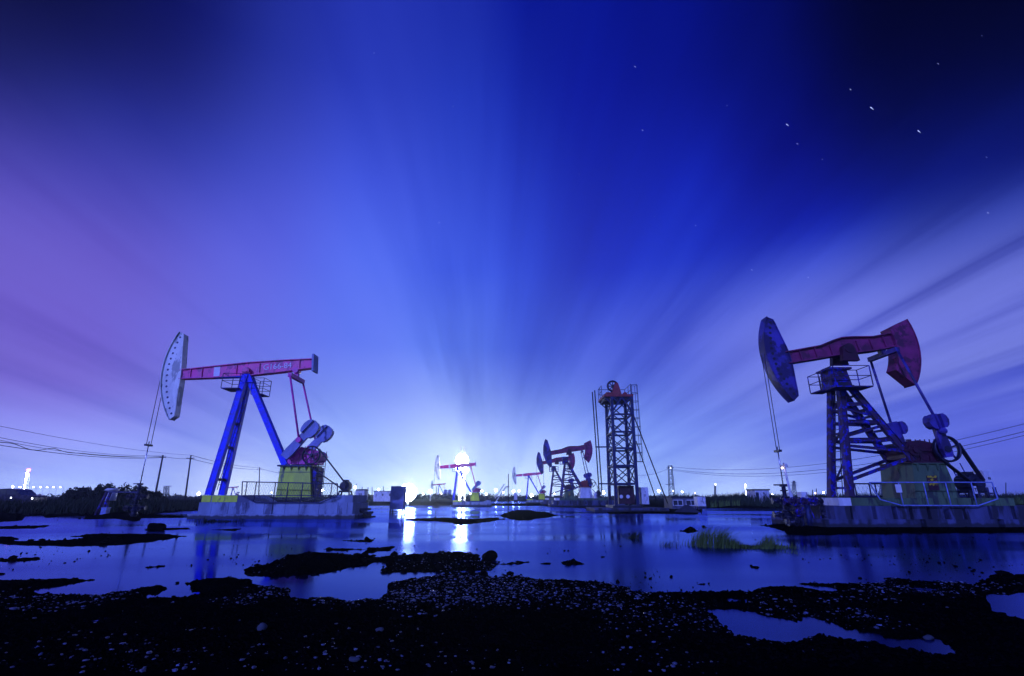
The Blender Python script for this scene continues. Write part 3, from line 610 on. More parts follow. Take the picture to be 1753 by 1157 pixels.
# foundation of A
def concrete_A(label):
    f = thing('concrete_foundation', label, 'foundation', (A0.location.x, 34.6, 0), 'concrete foundations in the water')
    yf = 32.8; zt1 = at(340, 880, yf).z; zt2 = at(340, 860, yf).z; xl = at(322, 885, yf).x; xr = at(608, 885, yf).x; xa = at(339, 870, yf).x; xb = at(604, 870, yf).x
    lo = MB(); lo.span(xl, xr, yf-.12, 36.6, -.3, zt1)
    lo.build('lower_slab', 'concrete', f)
    up = MB(); cuts = [339, 361.7, 390.8, 420.8, 451.9, 465.5]; cuts2 = [470.5, 487.8, 512, 545.9, 578, 594.4, 604]
    for cs in (cuts, cuts2):
        for a_, b_ in zip(cs[:-1], cs[1:]): up.span(at(a_, 870, yf).x+.012, at(b_, 870, yf).x-.012, yf+rng.uniform(0, .02), yf+1.0, zt1+.004, zt2)
    up.span(xa+.05, xb-.05, yf+.1, 36.4, zt1+.006, zt2-.03); up.build('upper_blocks', 'concrete', f)
    z3 = at(350, 847.5, yf+.3).z
    e1 = MB(); x0, x1, x2 = at(347, 850, yf+.2).x, at(415, 850, yf+.2).x, at(436, 859, yf+.2).x
    e1.prism([(x0, zt2+.003), (x2, zt2+.003), (x1, z3), (x0, z3)], yf+.2, 36.2); e1.build('end_block', 'concrete', f)
    ep = MB(); ep.span(x0-.02, x0+.55, yf+.17, yf+.19, zt2+.02, z3-.02); ep.span(x0+.62, x0+2.2, yf+.17, yf+.19, zt2+.02, z3-.02); ep.build('green_band', 'green_paint', f)
    e2 = MB(); x0, x1, x2 = at(545, 859, yf+.2).x, at(577, 850, yf+.2).x, at(604, 850, yf+.2).x
    e2.prism([(x0, zt2+.003), (x2, zt2+.003), (x2, z3), (x1, z3)], yf+.2, 36.2); e2.build('end_block', 'concrete', f)
    return f, zt2
FA, ZTA = concrete_A('pale streaked concrete foundation under the red and white pumpjack at the left')
def railing(label, pts_top, pts_low, posts, Y, mt, meshmt, r_=.03, midpy=None, group=None, back=False, mesh=True, gaps=.16):
    c = at(posts[len(posts)//2], 860, Y); root = thing('safety_railing', label, 'railing', (c.x, Y, c.z), group)
    fr = MB(); T = [at(x, y, Y) for x, y in pts_top]; L = [at(x, y, Y) for x, y in pts_low]
    fr.path(T, r_, 6); fr.path(L, r_, 6); fr.path([T[0], L[0]], r_, 6); fr.path([T[-1], L[-1]], r_, 6)
    if midpy: fr.path([at(pts_top[0][0]+2, midpy, Y), at(pts_top[-1][0]-1, midpy, Y)], r_*.8, 6)
    fr.build('rail', mt, root)
    def zat(PL, x):
        for a_, b_ in zip(PL[:-1], PL[1:]):
            if min(a_.x, b_.x) <= x <= max(a_.x, b_.x): return a_.z+(b_.z-a_.z)*(x-a_.x)/((b_.x-a_.x) or 1e-6)
        return PL[0].z if x < PL[0].x else PL[-1].z
    for px in posts:
        X = at(px, 840, Y).x; MB().tube((X, Y, zat(L, X)), (X, Y, zat(T, X)), r_*.85, 6).build('post', mt, root)
    if mesh:
        w = MB(); xs, xe = max(T[0].x, L[0].x)+.03, min(T[-1].x, L[-1].x)-.03; H = max(t.z for t in T)-min(l.z for l in L)
        n = int((xe-xs+H*.55)/gaps)+1; zl = min(l.z for l in L); zh = T[0].z
        for k in range(-n, n*2):
            for sg in (1, -1):
                xa_ = xs+k*gaps; prev = None
                for q in range(13):
                    z = zl+(zh-zl)*q/12; X = xa_+sg*(z-zl)*.55
                    ok = xs <= X <= xe and z >= zat(L, X)-.02
                    if ok and prev is not None: w.tube(prev, (X, Y+.01*sg, z), .006, 3, cap=False)
                    prev = (X, Y+.01*sg, z) if ok else None
        w.build('wire_mesh', meshmt, root)
    return root
railing('dark blue mesh safety railing on the front of the left pumpjack foundation', [(415, 824.5), (578, 828)], [(414, 848), (437, 860), (549, 860.5), (577, 849)],
        [421, 437, 470, 492, 517, 541, 567], 32.72, 'dark_rail_paint', 'dark_rail_paint', .035, 848)
def pump_B(label, pal):
    Y = 24.4; pv = at(1441, 597, Y); root = thing('pumpjack', label, 'pumpjack', (pv.x, Y, 0), 'pumpjacks nodding over the flooded field')
    B = frame_at(pv, R(9)); Rr = (at(1441, 610, Y).x-at(1305, 610, Y).x)
    yn, yf_ = 23.75, 25.05
    fn = at(1455, 850, yn); ff = Vector((fn.x-.05, yf_, fn.z)); zt = at(1443, 660, yn).z
    tn = Vector((at(1444, 655, yn).x, yn+.3, zt)); tf = Vector((tn.x-.02, yf_-.3, zt))
    rn = at(1561, 789, yn); rf = Vector((rn.x-.1, yf_, rn.z)); un = Vector((tn.x+.45, tn.y, zt)); uf = Vector((tf.x+.45, tf.y, zt))
    LM = pal['leg']
    for nm, a, b_, w in (('front_leg', tn, fn, .24), ('front_leg', tf, ff, .24)):
        mb = MB(); mb.bar(a, b_, w, .24); mb.bar(a+Vector((w/2, 0, 0)), b_+Vector((w/2, 0, 0)), .02, .32); mb.bar(a-Vector((w/2, 0, 0)), b_-Vector((w/2, 0, 0)), .02, .32); mb.build(nm, LM, root)
    for nm, a, b_, w in (('rear_leg', un, rn, .22), ('rear_leg', uf, rf, .22)):
        mb = MB(); mb.bar(a, b_, w, .22); mb.bar(a+Vector((w*.55, 0, .06)), b_+Vector((w*.55, 0, .06)), .025, .32); mb.build(nm, LM, root)
    # braces on both side frames; f = fraction along front leg, g = along rear leg
    def fp(side, z, rear):
        a, b_ = ((un, rn) if rear else (tn, fn)) if side == 0 else ((uf, rf) if rear else (tf, ff))
        return a.lerp(b_, (a.z-z)/(a.z-b_.z))
    zs = lambda py, px=1455: at(px, py, yn).z
    for (y0_, y1_, w) in ((691, 690, .15), (697, 711, .10), (720, 722, .15), (747, 728, .11), (752, 752, .15), (762, 772, .11), (823, 784, .13)):
        z0, z1 = zs(y0_), zs(y1_, 1510 if y1_ > 700 else 1480)
        for side in (0, 1):
            a, b_ = fp(side, z0, False), fp(side, max(z1, rn.z+.02), True); mb = MB(); mb.bar(a, b_, w, .08); mb.bar(a+Vector((0, 0, w/2)), b_+Vector((0, 0, w/2)), .02, .16); mb.build('brace', LM, root)
    for py in (700, 740, 785, 835):
        z = zs(py); MB().bar(fp(0, z, False), fp(1, z, False), .10, .10).build('cross_tie', LM, root)
    for py in (700, 722, 752): z = zs(py); MB().bar(fp(0, z, True), fp(1, z, True), .12, .10).build('cross_tie', LM, root)
    for f0, f1 in ((.05, .3), (.35, .6), (.65, .95)):
        MB().bar(tn.lerp(fn, f0), tf.lerp(ff, f1), .07, .06).build('cross_tie', LM, root)
    for k in range(9):
        f = .12+k*.095; MB().bar(un.lerp(rn, f), uf.lerp(rf, f), .07, .10).build('step', LM, root)
    ladder(root, Vector((fn.x-.1, fn.y+.35, fn.z)), Vector((tn.x-.1, tn.y+.1, zt)), (0, .42, 0), 'dark_steel', .33, .02)
    hp = MB(); hp.prism([(-.42, 0), (.58, 0), (.42, .86), (-.36, .86)], yn+.22, yf_-.22, lambda x, y, z: (tn.x+x, y, zt+z))
    hp.span(tn.x-.5, tn.x+.62, yn+.1, yf_-.1, zt+.86, zt+.95); hp.use('cable'); hp.tube((tn.x+.12, yn+.20, zt+.60), (tn.x+.12, yn+.26, zt+.60), .12, 14); hp.span(tn.x-.12, tn.x+.34, yn+.205, yn+.25, zt+.06, zt+.22)
    hp.build('head_plate', LM, root)
    b1 = MB(); b1.tube((pv.x, Y-.6, pv.z-.12), (pv.x, Y+.6, pv.z-.12), .24, 16); b1.prism([(-.42, -.75), (.42, -.75), (.30, -.1), (-.30, -.1)], Y-.55, Y-.3, lambda x, y, z: (pv.x+x, y, pv.z+z)); b1.prism([(-.42, -.75), (.42, -.75), (.30, -.1), (-.30, -.1)], Y+.3, Y+.55, lambda x, y, z: (pv.x+x, y, pv.z+z))
    b1.build('saddle_bearing', 'maroon_paint', root)
    z0 = at(1440, 661, yn-.6).z; cage(root, at(1431, 661, yn-.7).x, at(1494, 661, yn-.7).x, yn-.75, yn+.15, z0, at(1487, 626, yn-.7).z-z0, LM, 2)
    z0 = at(1410, 671, yf_).z; cage(root, at(1406, 671, yf_-.6).x, tf.x-.1, yf_-.6, yf_+.3, z0, .85, LM, 2)
    # beam (swept-back, deeper over the saddle)
    bm = MB(); up = [(-3.0, .22), (-1.2, .26), (-.5, .42), (0, .50), (.5, .46), (1.6, .30), (2.6, .34)]; lo = [(2.6, -.30), (1.6, -.34), (.4, -.30), (-.4, -.28), (-1.4, -.30), (-3.0, -.30)]
    for i in range(6):
        a, b_ = up[i], up[i+1]
        fl = lambda x: np.interp(x, [q[0] for q in lo[::-1]], [q[1] for q in lo[::-1]])
        bm.prism([(a[0], float(fl(a[0]))), (b_[0], float(fl(b_[0]))), b_, a], -.15, .15, B)
        bm.prism([a, b_, (b_[0], b_[1]+.05), (a[0], a[1]+.05)], -.30, .30, B); bm.prism([(a[0], float(fl(a[0]))-.05), (b_[0], float(fl(b_[0]))-.05), (b_[0], float(fl(b_[0]))), (a[0], float(fl(a[0])))], -.30, .30, B)
    for x in (-2.3, -1.5, -.7, .7, 1.4, 2.1): bm.prism([(x-.02, -.28), (x+.02, -.28), (x+.02, .26), (x-.02, .26)], -.26, .26, B)
    wb = bm.build('walking_beam', pal['beam'], root)
    tw = MB(); N = 10; o_ = []; i_ = []
    for k in range(N+1):
        a = R(13-56*k/N); o_.append((3.62*math.cos(a), 3.62*math.sin(a)+.1)); i_.append((2.55*math.cos(a*.9)+.02, 2.55*math.sin(a*.9)+.1))
    for k in range(N): tw.prism([i_[k+1], o_[k+1], o_[k], i_[k]], -.34, .34, B)
    for k in range(N): f = 3.66/3.62; tw.prism([o_[k+1], (o_[k+1][0]*f, o_[k+1][1]*f), (o_[k][0]*f, o_[k][1]*f), o_[k]], -.40, .40, B)
    tw.build('balance_weight', pal['tail'], root)
    horsehead(root, B, Rr, R(33), 1.12, .26, .42, pal['head'], 'cable')
    sh = at(1582, 773, Y); eqc = B(1.95, 0, -.62); eq = MB(); eq.bar(B(1.95, 0, -.28), eqc, .26, .26); eq.bar(eqc+Vector((0, -1.0, 0)), eqc+Vector((0, 1.0, 0)), .22, .22); eq.build('equalizer', pal['pit'], root)
    for (y0, y1) in ((23.05, 23.25), (25.55, 25.75)):
        pn = crank(root, sh, R(98), 1.6, .8, .36, .28, y0, y1, 'navy_paint', 'navy_paint'); yy = y0-.10 if y0 < Y else y1+.1
        pt = MB(); pt.tube((pn.x, yy, pn.z), (eqc.x, Y+math.copysign(.95, yy-Y), eqc.z), .06, 8); pt.tube((pn.x, yy-.12, pn.z), (pn.x, yy+.14, pn.z), .14, 12); pt.build('pitman_arm', pal['pit'], root)
    shm = MB(); shm.tube((sh.x, 23.0, sh.z), (sh.x, 25.8, sh.z), .14, 12); shm.build('crank_shaft', 'dark_steel', root)
    gy = 23.6; gearbox(root, at(1551, 775, gy).x, at(1624, 775, gy).x, at(1590, 789, gy).z, at(1590, 753, gy).z, gy, 25.2, pal['gear'], pal['gear'])
    pc = at(1621, 768, 23.35); mc = at(1676, 826, 23.35); pulley_and_belt(root, pc, .56, mc, .2, 0, 'dark_steel', 'cable'); motor(root, mc+Vector((0, .5, 0)), .36, .85, 'dark_steel')
    yp = 23.5; x0, x1 = at(1561, 790, yp).x, at(1617, 790, yp).x; xb0, xb1 = at(1568, 853, yp).x, at(1644, 853, yp).x; zt_, zq = at(1590, 790, yp).z, at(1590, 853, yp).z
    pd = MB(); pd.add([(xb0, yp, zq), (xb1, yp, zq), (xb1, 25.6, zq), (xb0, 25.6, zq), (x0, yp, zt_-.06), (x1, yp, zt_-.06), (x1, 25.6, zt_-.06), (x0, 25.6, zt_-.06)], [(0, 1, 5, 4), (1, 2, 6, 5), (2, 3, 7, 6), (3, 0, 4, 7), (4, 5, 6, 7)])
    pd.use('cable')
    for zc_ in (zt_-.55, zq+.35):
        f = (zt_-zc_)/(zt_-zq); xx = x0+(xb0-x0)*f
        pd.add([(xx-.02+(.16*math.sin(k*math.pi/8))*(xb0-x0)/(zq-zt_)*1.0, yp+1.0+.20*math.cos(k*math.pi/8), zc_+.24*math.sin(k*math.pi/8)) for k in range(16)], [tuple(range(16))])
    pp = pd.build('pedestal', pal['ped'], root)
    cpm = MB(); cpm.span(x0-.10, x1+.12, yp-.1, 25.7, zt_-.06, zt_); cpm.build('cap_plate', pal['gear'], pp)
    rb = MB()
    for i in range(3):
        x = x0+(x1-x0)*(.12+.30*i); rb.add([(x-.07, yp-.09, zt_-.06), (x+.07, yp-.09, zt_-.06), (x+.02, yp-.01, zt_-.42), (x-.02, yp-.01, zt_-.42)], [(0, 1, 2, 3), (0, 3, 2), (1, 2, 3)])
    rb.span(x0-.02, x1+.02, yp-.10, yp-.02, zt_-.10, zt_-.062); rb.build('stiffener', pal['ped'], pp)
    if pal.get('patch'):
        pm = MB(); a, b_ = at(1586, 814, yp-.03), at(1609, 839, yp-.03); pm.span(a.x, b_.x, yp-.03, yp-.008, b_.z, a.z); pm.build('worn_panel', pal['gear'], pp)
        ym = MB(); rs = random.Random(4)
        for k in range(34):
            fx, fz = rs.random(), rs.random()**1.8; X_ = a.x+.03+(b_.x-a.x-.06)*fx; Z_ = a.z-.03-(a.z-b_.z)*.62*fz; s_ = rs.uniform(.015, .06)
            n_ = rs.randint(5, 7); ym.add([(X_+s_*rs.uniform(.6, 1.4)*math.cos(6.28*q/n_), yp-.034-.0004*k, Z_+s_*.7*rs.uniform(.5, 1.3)*math.sin(6.28*q/n_)) for q in range(n_)], [tuple(range(n_))])
        ym.span(a.x+.02, b_.x-.02, yp-.034, yp-.032, a.z-.09, a.z-.05); ym.build('paint_remnant', 'yellow_paint', pp)
    lx = at(1627, 800, 24.6).x; ladder(root, (lx+.45, 24.6, zq), (lx, 24.6, zt_), (.5, 0, 0), 'dim_worn_blue_paint', .45, .025)
    xr = pv.x-Rr-.04; zc = at(1331, 772, Y).z; zw = at(1345, 830, Y).z; bc = MB()
    for s_ in (-1, 1): bc.tube((xr, Y+s_*.14, pv.z-.3), (xr+.02, Y+s_*.14, zc), .018, 5)
    bc.build('bridle_cable', 'cable', root); cb = MB(); cb.box((xr, Y, zc), (.14, .5, .10)); cb.build('carrier_bar', 'dark_steel', root)
    pr_ = MB(); pr_.tube((xr, Y, zc+.2), (xr, Y, zw), .026, 8); pr_.build('polished_rod', 'polished_steel', root)
    return root, xr, zw
B0, BXR, BZW = pump_B('large lattice-legged pumpjack with dark navy horsehead, nearest one at the right', dict(leg='dim_worn_blue_paint', beam='dim_worn_red_paint', tail='dim_worn_red_paint', head='navy_paint', pit='navy_paint', gear='maroon_paint', ped='dim_worn_green_paint', patch=1))
def concrete_B(label):
    f = thing('concrete_foundation', label, 'foundation', (B0.location.x, 24.4, 0), 'concrete foundations in the water')
    yf = 22.9; z1 = at(1500, 889, yf).z; z2 = at(1500, 866, yf).z; X = lambda px, py=880: at(px, py, yf).x
    lo = MB(); lo.span(X(1413, 895), X(1576, 895), yf, 27.6, -.3, z1); lo.span(X(1586, 895), X(1709, 895), yf+.004, 27.6, -.3, z1); lo.span(X(1720, 895), X(1860, 895), yf, 27.6, -.3, z1); lo.span(X(1570), X(1730), yf+.35, 27.4, -.3, z1-.02)
    lo.build('lower_slab', 'dim_stained_concrete', f)
    up = MB(); up.span(X(1431), X(1850), yf+.42, 27.3, z1, z2-.02)
    for a, b_ in ((1431, 1458), (1462, 1496), (1503, 1530), (1538, 1559), (1565, 1590), (1596, 1618), (1630, 1652), (1657, 1695), (1700, 1735), (1742, 1790), (1795, 1850)):
        up.span(X(a), X(b_), yf+.06+rng.uniform(0, .03), yf+.6, z1+.003, z2)
    up.build('upper_blocks', 'dim_stained_concrete', f)
    ys = yf+.35; sk = MB(); z3 = at(1500, 852.5, ys).z; sk.span(at(1457, 860, ys).x, at(1737, 860, ys).x, ys, 26.6, z2+.003, z3); 
    for px in (1510, 1540, 1575, 1600, 1640, 1665, 1712): x = at(px, 860, ys).x; sk.span(x-.02, x+.02, ys-.02, ys+.02, z2+.01, z3-.01)
    sk.build('green_skid', 'dim_worn_green_paint', f)
    wb = MB(); wb.span(at(1435, 860, ys).x, at(1456, 860, ys).x, ys-.05, 26.4, z2+.003, z3+.01); wb.build('end_block', 'white_paint', f)
    return f
FB = concrete_B('dim-toned, stained concrete foundation with gaps under the lattice-legged pumpjack at the right')
rB = railing('pale blue tube safety railing hung on the front of the right foundation', [(1488, 826), (1503, 825.7), (1698, 825.5)], [(1507, 855), (1543, 865), (1675, 865.5), (1708, 854)],
        [1541, 1584, 1622, 1666], 22.75, 'rail_paint', 'dark_rail_paint', .028, mesh=False)
railing('black mesh fence along the back of the right pumpjack foundation', [(1460, 828), (1660, 828)], [(1462, 850), (1665, 850)], [1465, 1490, 1500, 1520, 1560, 1600, 1640], 26.9, 'dark_rail_paint', 'dark_rail_paint', .04, gaps=.22)
for (px, py, w, hh, lab) in ((1538, 836, 13, 14, 'blank white plate wired to the left end of the pale safety railing'), (1669.5, 838.5, 8, 13, 'small white plate with a black letter T on the pale safety railing')):
    a, b_ = at(px-w/2, py-hh/2, 22.68), at(px+w/2, py+hh/2, 22.68); mb = MB(); mb.span(a.x, b_.x, 22.66, 22.68, b_.z, a.z); root = thing('sign_plate', lab, 'sign', ((a.x+b_.x)/2, 22.68, b_.z)); mb.build('plate', 'white_paint', root)
    if w < 10:
        t_ = MB(); cx = (a.x+b_.x)/2; cz = (a.z+b_.z)/2; t_.prism([(cx-.015, cz-.09), (cx+.015, cz-.09), (cx+.015, cz+.05), (cx+.06, cz+.05), (cx+.06, cz+.08), (cx-.06, cz+.08), (cx-.06, cz+.05), (cx-.015, cz+.05)], 22.650, 22.657); t_.build('letter', 'cable', root)
# control cabinet behind the right motor
def cabinet(label, x0, x1, y0, y1, Yc, dp, mt='white_paint', doors=2, legs=0., roof=False, group=None, handle=True):
    a, b_ = at(x0, y0, Yc), at(x1, y1, Yc); w = b_.x-a.x; zl = b_.z
    root = thing('control_cabinet', label, 'cabinet', ((a.x+b_.x)/2, Yc+dp/2, zl-legs), group)
    mb = MB(); mb.span(a.x, b_.x, Yc, Yc+dp, zl, a.z); mb.build('body', mt, root)
    dw = w/doors
    for k in range(doors):
        d = MB(); d.span(a.x+k*dw+.03*dw, a.x+(k+1)*dw-.03*dw, Yc-.03, Yc-.002, zl+(a.z-zl)*.08, a.z-(a.z-zl)*.05); dd = d.build('door', mt, root)
        if handle: h_ = MB(); hx = a.x+(k+1)*dw-.16*dw if k == 0 else a.x+k*dw+.16*dw; h_.span(hx-.02*w, hx+.02*w, Yc-.07, Yc-.03, zl+(a.z-zl)*.45, zl+(a.z-zl)*.6); h_.build('handle', 'dark_steel', dd)
    if roof: r_ = MB(); r_.span(a.x-.06*w, b_.x+.06*w, Yc-.12, Yc+dp+.08, a.z, a.z+.05*(a.z-zl)); r_.build('roof', 'dark_steel', root)
    if legs:
        for fx in (.06, .94):
            for yy in (Yc+.05, Yc+dp-.05): MB().span(a.x+w*fx-.05, a.x+w*fx+.05, yy-.05, yy+.05, zl-legs, zl-.002).build('leg', 'dark_rail_paint', root)
        for zz in (.35, .7): MB().span(a.x+w*.06+.05, a.x+w*.94-.05, Yc+.02, Yc+.07, zl-legs*zz-.03, zl-legs*zz+.03).build('crossbar', 'dark_rail_paint', root)
    return root
cabinet('pale control box standing behind the motor of the right pumpjack', 1681, 1704, 805, 834, 25.4, .6, 'white_paint', 2, .8)
# ------------------------------------------------------------------ copies of the pumpjacks further out
def place(root, px, py, Y, zpiv, group=None, tilt=None):
    p = at(px, py, Y); s_ = p.z/zpiv; root.scale = (s_, s_, s_); root.location = (p.x, Y, 0); return s_
ZA_, ZB_ = at(427, 632, 34.6).z, at(1441, 597, 24.4).z
GA = 'pumpjacks nodding over the flooded field'
def pump_copy(src, label, px, py, Y, zp):
    c = copy_tree(src); c['label'] = label; s_ = place(c, px, py, Y, zp); return c, s_
def found_copy(src, proot, root, s_, label):
    f = copy_tree(src); f['label'] = label; off = Vector(src.location)-Vector(proot.location)
    f.scale = (s_, s_, s_); f.location = Vector(root.location)+off*s_; return f
for px, py, Y, la, lf in ((784, 797, 77, 'smaller pale pumpjack beside the blazing floodlit mast', 'small concrete foundation at the foot of the floodlit mast'),
                          (905, 812, 112, 'small distant pumpjack left of the two lattice pumpjacks, behind the thin pole', 'small concrete foundation beyond the dark weed island'),):
    c, s_ = pump_copy(A0, la, px, py, Y, ZA_); found_copy(FA, A0, c, s_, lf)
c, s_ = pump_copy(A0, 'tiny far pumpjack above the scrub just left of the floodlit mast', 752, 829, 330, ZA_)
c, s_ = pump_copy(A0, 'tiny far pumpjack seen between the blue legs of the left pumpjack', 399, 834, 300, ZA_)
C1, _, _ = pump_B('lattice-legged pumpjack with white pedestal and orange gearbox left of the lattice tower', dict(leg='dim_worn_blue_paint', beam='dim_worn_red_paint', tail='dim_worn_red_paint', head='navy_paint', pit='navy_paint', gear='orange_red_paint', ped='white_paint'))
s1 = place(C1, 974, 770, 72, ZB_); found_copy(FB, B0, C1, s1, 'dark concrete foundation under the white-pedestal pumpjack')
C2, s2 = pump_copy(B0, 'lattice-legged pumpjack with green pedestal, just behind the white-pedestal pumpjack', 953, 788, 88, ZB_); found_copy(FB, B0, C2, s2, 'concrete foundation half hidden behind the white-pedestal pumpjack')
# ------------------------------------------------------------------ lattice tower pumping unit
def tower():
    yn, yf_ = 47.3, 50.4; c = at(1070, 864, 48.8)
    root = thing('pumping_tower', 'tall square lattice pumping tower with red head platform in the middle distance', 'tower', (c.x, 48.8, 0))
    zb = at(1070, 865, yn).z; zt = at(1065, 679, yn).z
    L = {'nl': (at(1055, 865, yn), at(1047, 679, yn)), 'nr': (at(1092, 865, yn), at(1081, 679, yn))}
    P = []
    for k in ('nl', 'nr'):
        b_, t_ = L[k]; P.append((Vector((b_.x, yn, zb)), Vector((t_.x, yn, zt))))
    P.append((P[1][0]+Vector((0, yf_-yn, 0)), P[1][1]+Vector((0, yf_-yn-.2, 0)))); P.append((P[0][0]+Vector((0, yf_-yn, 0)), P[0][1]+Vector((0, yf_-yn-.2, 0))))
    for b_, t_ in P: MB().bar(b_, t_, .26, .26).build('leg', 'lattice_steel', root)
    lv = [0.0]+[(at(1070, y, yn).z-zb)/(zt-zb) for y in (828, 797, 767, 739, 709)]+[1.0]
    q = lambda i, f: P[i][0].lerp(P[i][1], f)
    for n_, f in enumerate(lv[1:]):
        for i in range(4): MB().bar(q(i, f), q((i+1) % 4, f), .17, .14).build('girt', 'lattice_steel', root)
    for a, b_ in zip(lv[1:-1], lv[2:]):
        for i in range(4):
            MB().bar(q(i, a), q((i+1) % 4, b_), .09, .07).build('diagonal', 'lattice_steel', root)
            MB().bar(q((i+1) % 4, a), q(i, b_), .09, .07).build('diagonal', 'lattice_steel', root)
    # gusset boxes at the joints of the near face
    gm = MB()
    for f in lv[1:]:
        pass
    x0, x1 = P[0][1].x, P[1][1].x
    dk = MB(); dk.span(x0-.75, x1+.15, yn-.15, yf_+.1, zt, zt+.22)
    for k in range(5): x = x0-.6+k*(x1-x0+.6)/4; dk.span(x-.04, x+.04, yn-.19, yn-.15, zt+.01, zt+.21)
    d = dk.build('deck', 'orange_red_paint', root); un = MB(); un.span(x0-.6, x1, yn+.1, yf_-.1, zt-.25, zt-.003); un.build('deck_beam', 'dark_steel', d)
    for (a, b_) in ((Vector((x0-.7, yf_-.2, zt)), q(3, .93)), (Vector((x0-.7, yn+.1, zt)), q(0, .93))): MB().bar(a, b_, .09, .09).build('knee_brace', 'lattice_steel', root)
    for k in range(2):
        zz_ = zt-.2; mx = (x0+x1)/2; MB().bar((mx, yn, zt-.05), (x0 if k else x1, yn, zt-1.4), .16, .10).build('knee_brace', 'lattice_steel', root)
    rl = MB(); z0 = zt+.22
    pts = [(x0-.7, yf_, 0), (x1+.1, yf_, 0), (x1+.1, yn-.1, 0)]
    for z in (.55, 1.1):
        rl.path([(x0-.7, yn+1.2, z0+z), (x0-.7, yf_, z0+z), (x1+.1, yf_, z0+z), (x1+.1, yn+.4, z0+z)], .028, 5)
    for (x, y) in ((x0-.7, yn+1.2), (x0-.7, yn+2.2), (x0-.7, yf_), (x0+.3, yf_), (x0+1.3, yf_), (x1+.1, yf_), (x1+.1, yn+1.6), (x1+.1, yn+.4)): rl.tube((x, y, z0), (x, y, z0+1.1), .03, 5)
    rl.build('guard_rail', 'dark_rail_paint', d)
    wc = at(1049, 661, yn+1.3); wh = MB(); wh.ring(wc, .50, .10, 28, 6, 1.6)
    for k in range(8): a = k*.785; wh.bar(wc, wc+Vector((.5*math.cos(a), 0, .5*math.sin(a))), .08, .06)
    wh.tube(wc+Vector((0, -.2, 0)), wc+Vector((0, .2, 0)), .14, 12); wh.build('drum_wheel', 'dark_steel', root)
    br = MB()
    br.prism([(-.45, z0-wc.z), (.62, z0-wc.z), (.28, .25), (-.02, .25)], -.5, -.35, lambda x, y, z: (wc.x+.15+x, wc.y+y, wc.z+z)); br.prism([(-.45, z0-wc.z), (.62, z0-wc.z), (.28, .25), (-.02, .25)], .35, .5, lambda x, y, z: (wc.x+.15+x, wc.y+y, wc.z+z))
    br.span(wc.x-.75, wc.x-.25, wc.y-.4, wc.y+.4, z0, z0+.4); br.build('wheel_bracket', 'orange_red_paint', root)
    m2 = MB(); m2.tube((x1-.35, yn+1.0, z0+.25), (x1-.35, yn+1.6, z0+.25), .2, 12); m2.span(x1-.6, x1-.1, yn+.9, yn+1.7, z0, z0+.1); m2.build('motor', 'orange_red_paint', root)
    # ladder with hoops
    lx, ly = x1+.28, yn+.6; zlo, zhi = at(1098, 790, ly).z, zt+1.3
    dxl = P[1][0].x-P[1][1].x
    bx = at(1099, 790, ly).x; la = Vector((bx-.45, ly, zlo)); lb = Vector((x1+.22, ly, zhi)); lad = ladder(root, la, lb, (0, .45, 0), 'dark_rail_paint', .4, .025)
    hp = MB(); n_ = 9
    for i in range(n_+1):
        p = la.lerp(lb, i/n_); hp.path([p+Vector((0, -.05, 0)), p+Vector((.45, -.15, 0)), p+Vector((.62, .22, 0)), p+Vector((.45, .6, 0)), p+Vector((0, .5, 0))], .022, 4)
    for o_ in ((.45, -.15, 0), (.62, .22, 0), (.45, .6, 0)): hp.tube(la+Vector(o_), lb+Vector(o_), .02, 4)
    hp.build('cage', 'dark_rail_paint', lad)
    for px0, py0, px1, py1, y_ in ((1086, 715, 1124, 858, yn+.2), (1090, 727, 1143, 862, yn+1.6)):
        pass
    a, b_ = at(1085, 712, yn), at(1143, 862, 46.6); MB().tube(a, b_, .055, 6).build('stay', 'dark_steel', root)
    a, b_ = at(1089, 755, yn+.2), at(1124, 857, 48.8); MB().tube(a, b_, .05, 6).build('stay', 'dark_steel', root)
    # rods on the well side with their two arms
    for (pxa, pya, pxb, pyb) in ((1014, 671, 1026, 848), (1018, 668, 1031, 846)):
        yy = 48.6; MB().tube(at(pxa, pya, yy), at(pxb, pyb, yy), .06, 6).build('hanging_rod', 'dark_steel', root)
    for py in (765, 828):
        z = at(1040, py, 48.3).z; xl = at(1019 if py == 765 else 1025, py, 48.3).x; MB().bar((xl, 48.3, z), (q(0, .5).x-.02, 48.3, z), .12, .12).build('guide_arm', 'lattice_steel', root)
    cw = MB(); xa, xb = at(1059, 845, yn+.6).x, at(1086, 845, yn+.6).x; za, zb2 = zb+.12, at(1070, 831, yn+.6).z
    nr_ = 9
    for k in range(nr_): z0_ = za+(zb2-za)*k/nr_; cw.span(xa, (xa+xb)/2-.04, yn+.6, yn+2.2, z0_+.01, z0_+(zb2-za)/nr_-.01); cw.span((xa+xb)/2+.02, xb, yn+.6, yn+2.2, z0_+.01, z0_+(zb2-za)/nr_-.01)
    cw.span(xa+.03, xb-.03, yn+.65, yn+2.1, za, zb2-.02)
    cwb = cw.build('counterweight_box', 'maroon_paint', root)
    for px in (1057, 1068.5):
        c_ = at(px, 850, yn+.5); MB().tube((c_.x+.35, yn+.50, c_.z), (c_.x+.35, yn+.59, c_.z), .16, 16).build('dial', 'white_paint', cwb)
    bs = MB(); bs.span(P[0][0].x-.35, P[1][0].x+.35, yn-.3, yf_+.3, zb-.22, zb); bs.build('base_frame', 'dark_steel', root)
    pl = MB(); yp = 46.9; zt_ = zb-.223; xl, xr_ = at(1018, 872, yp).x, at(1146, 872, yp).x
    cx = xl
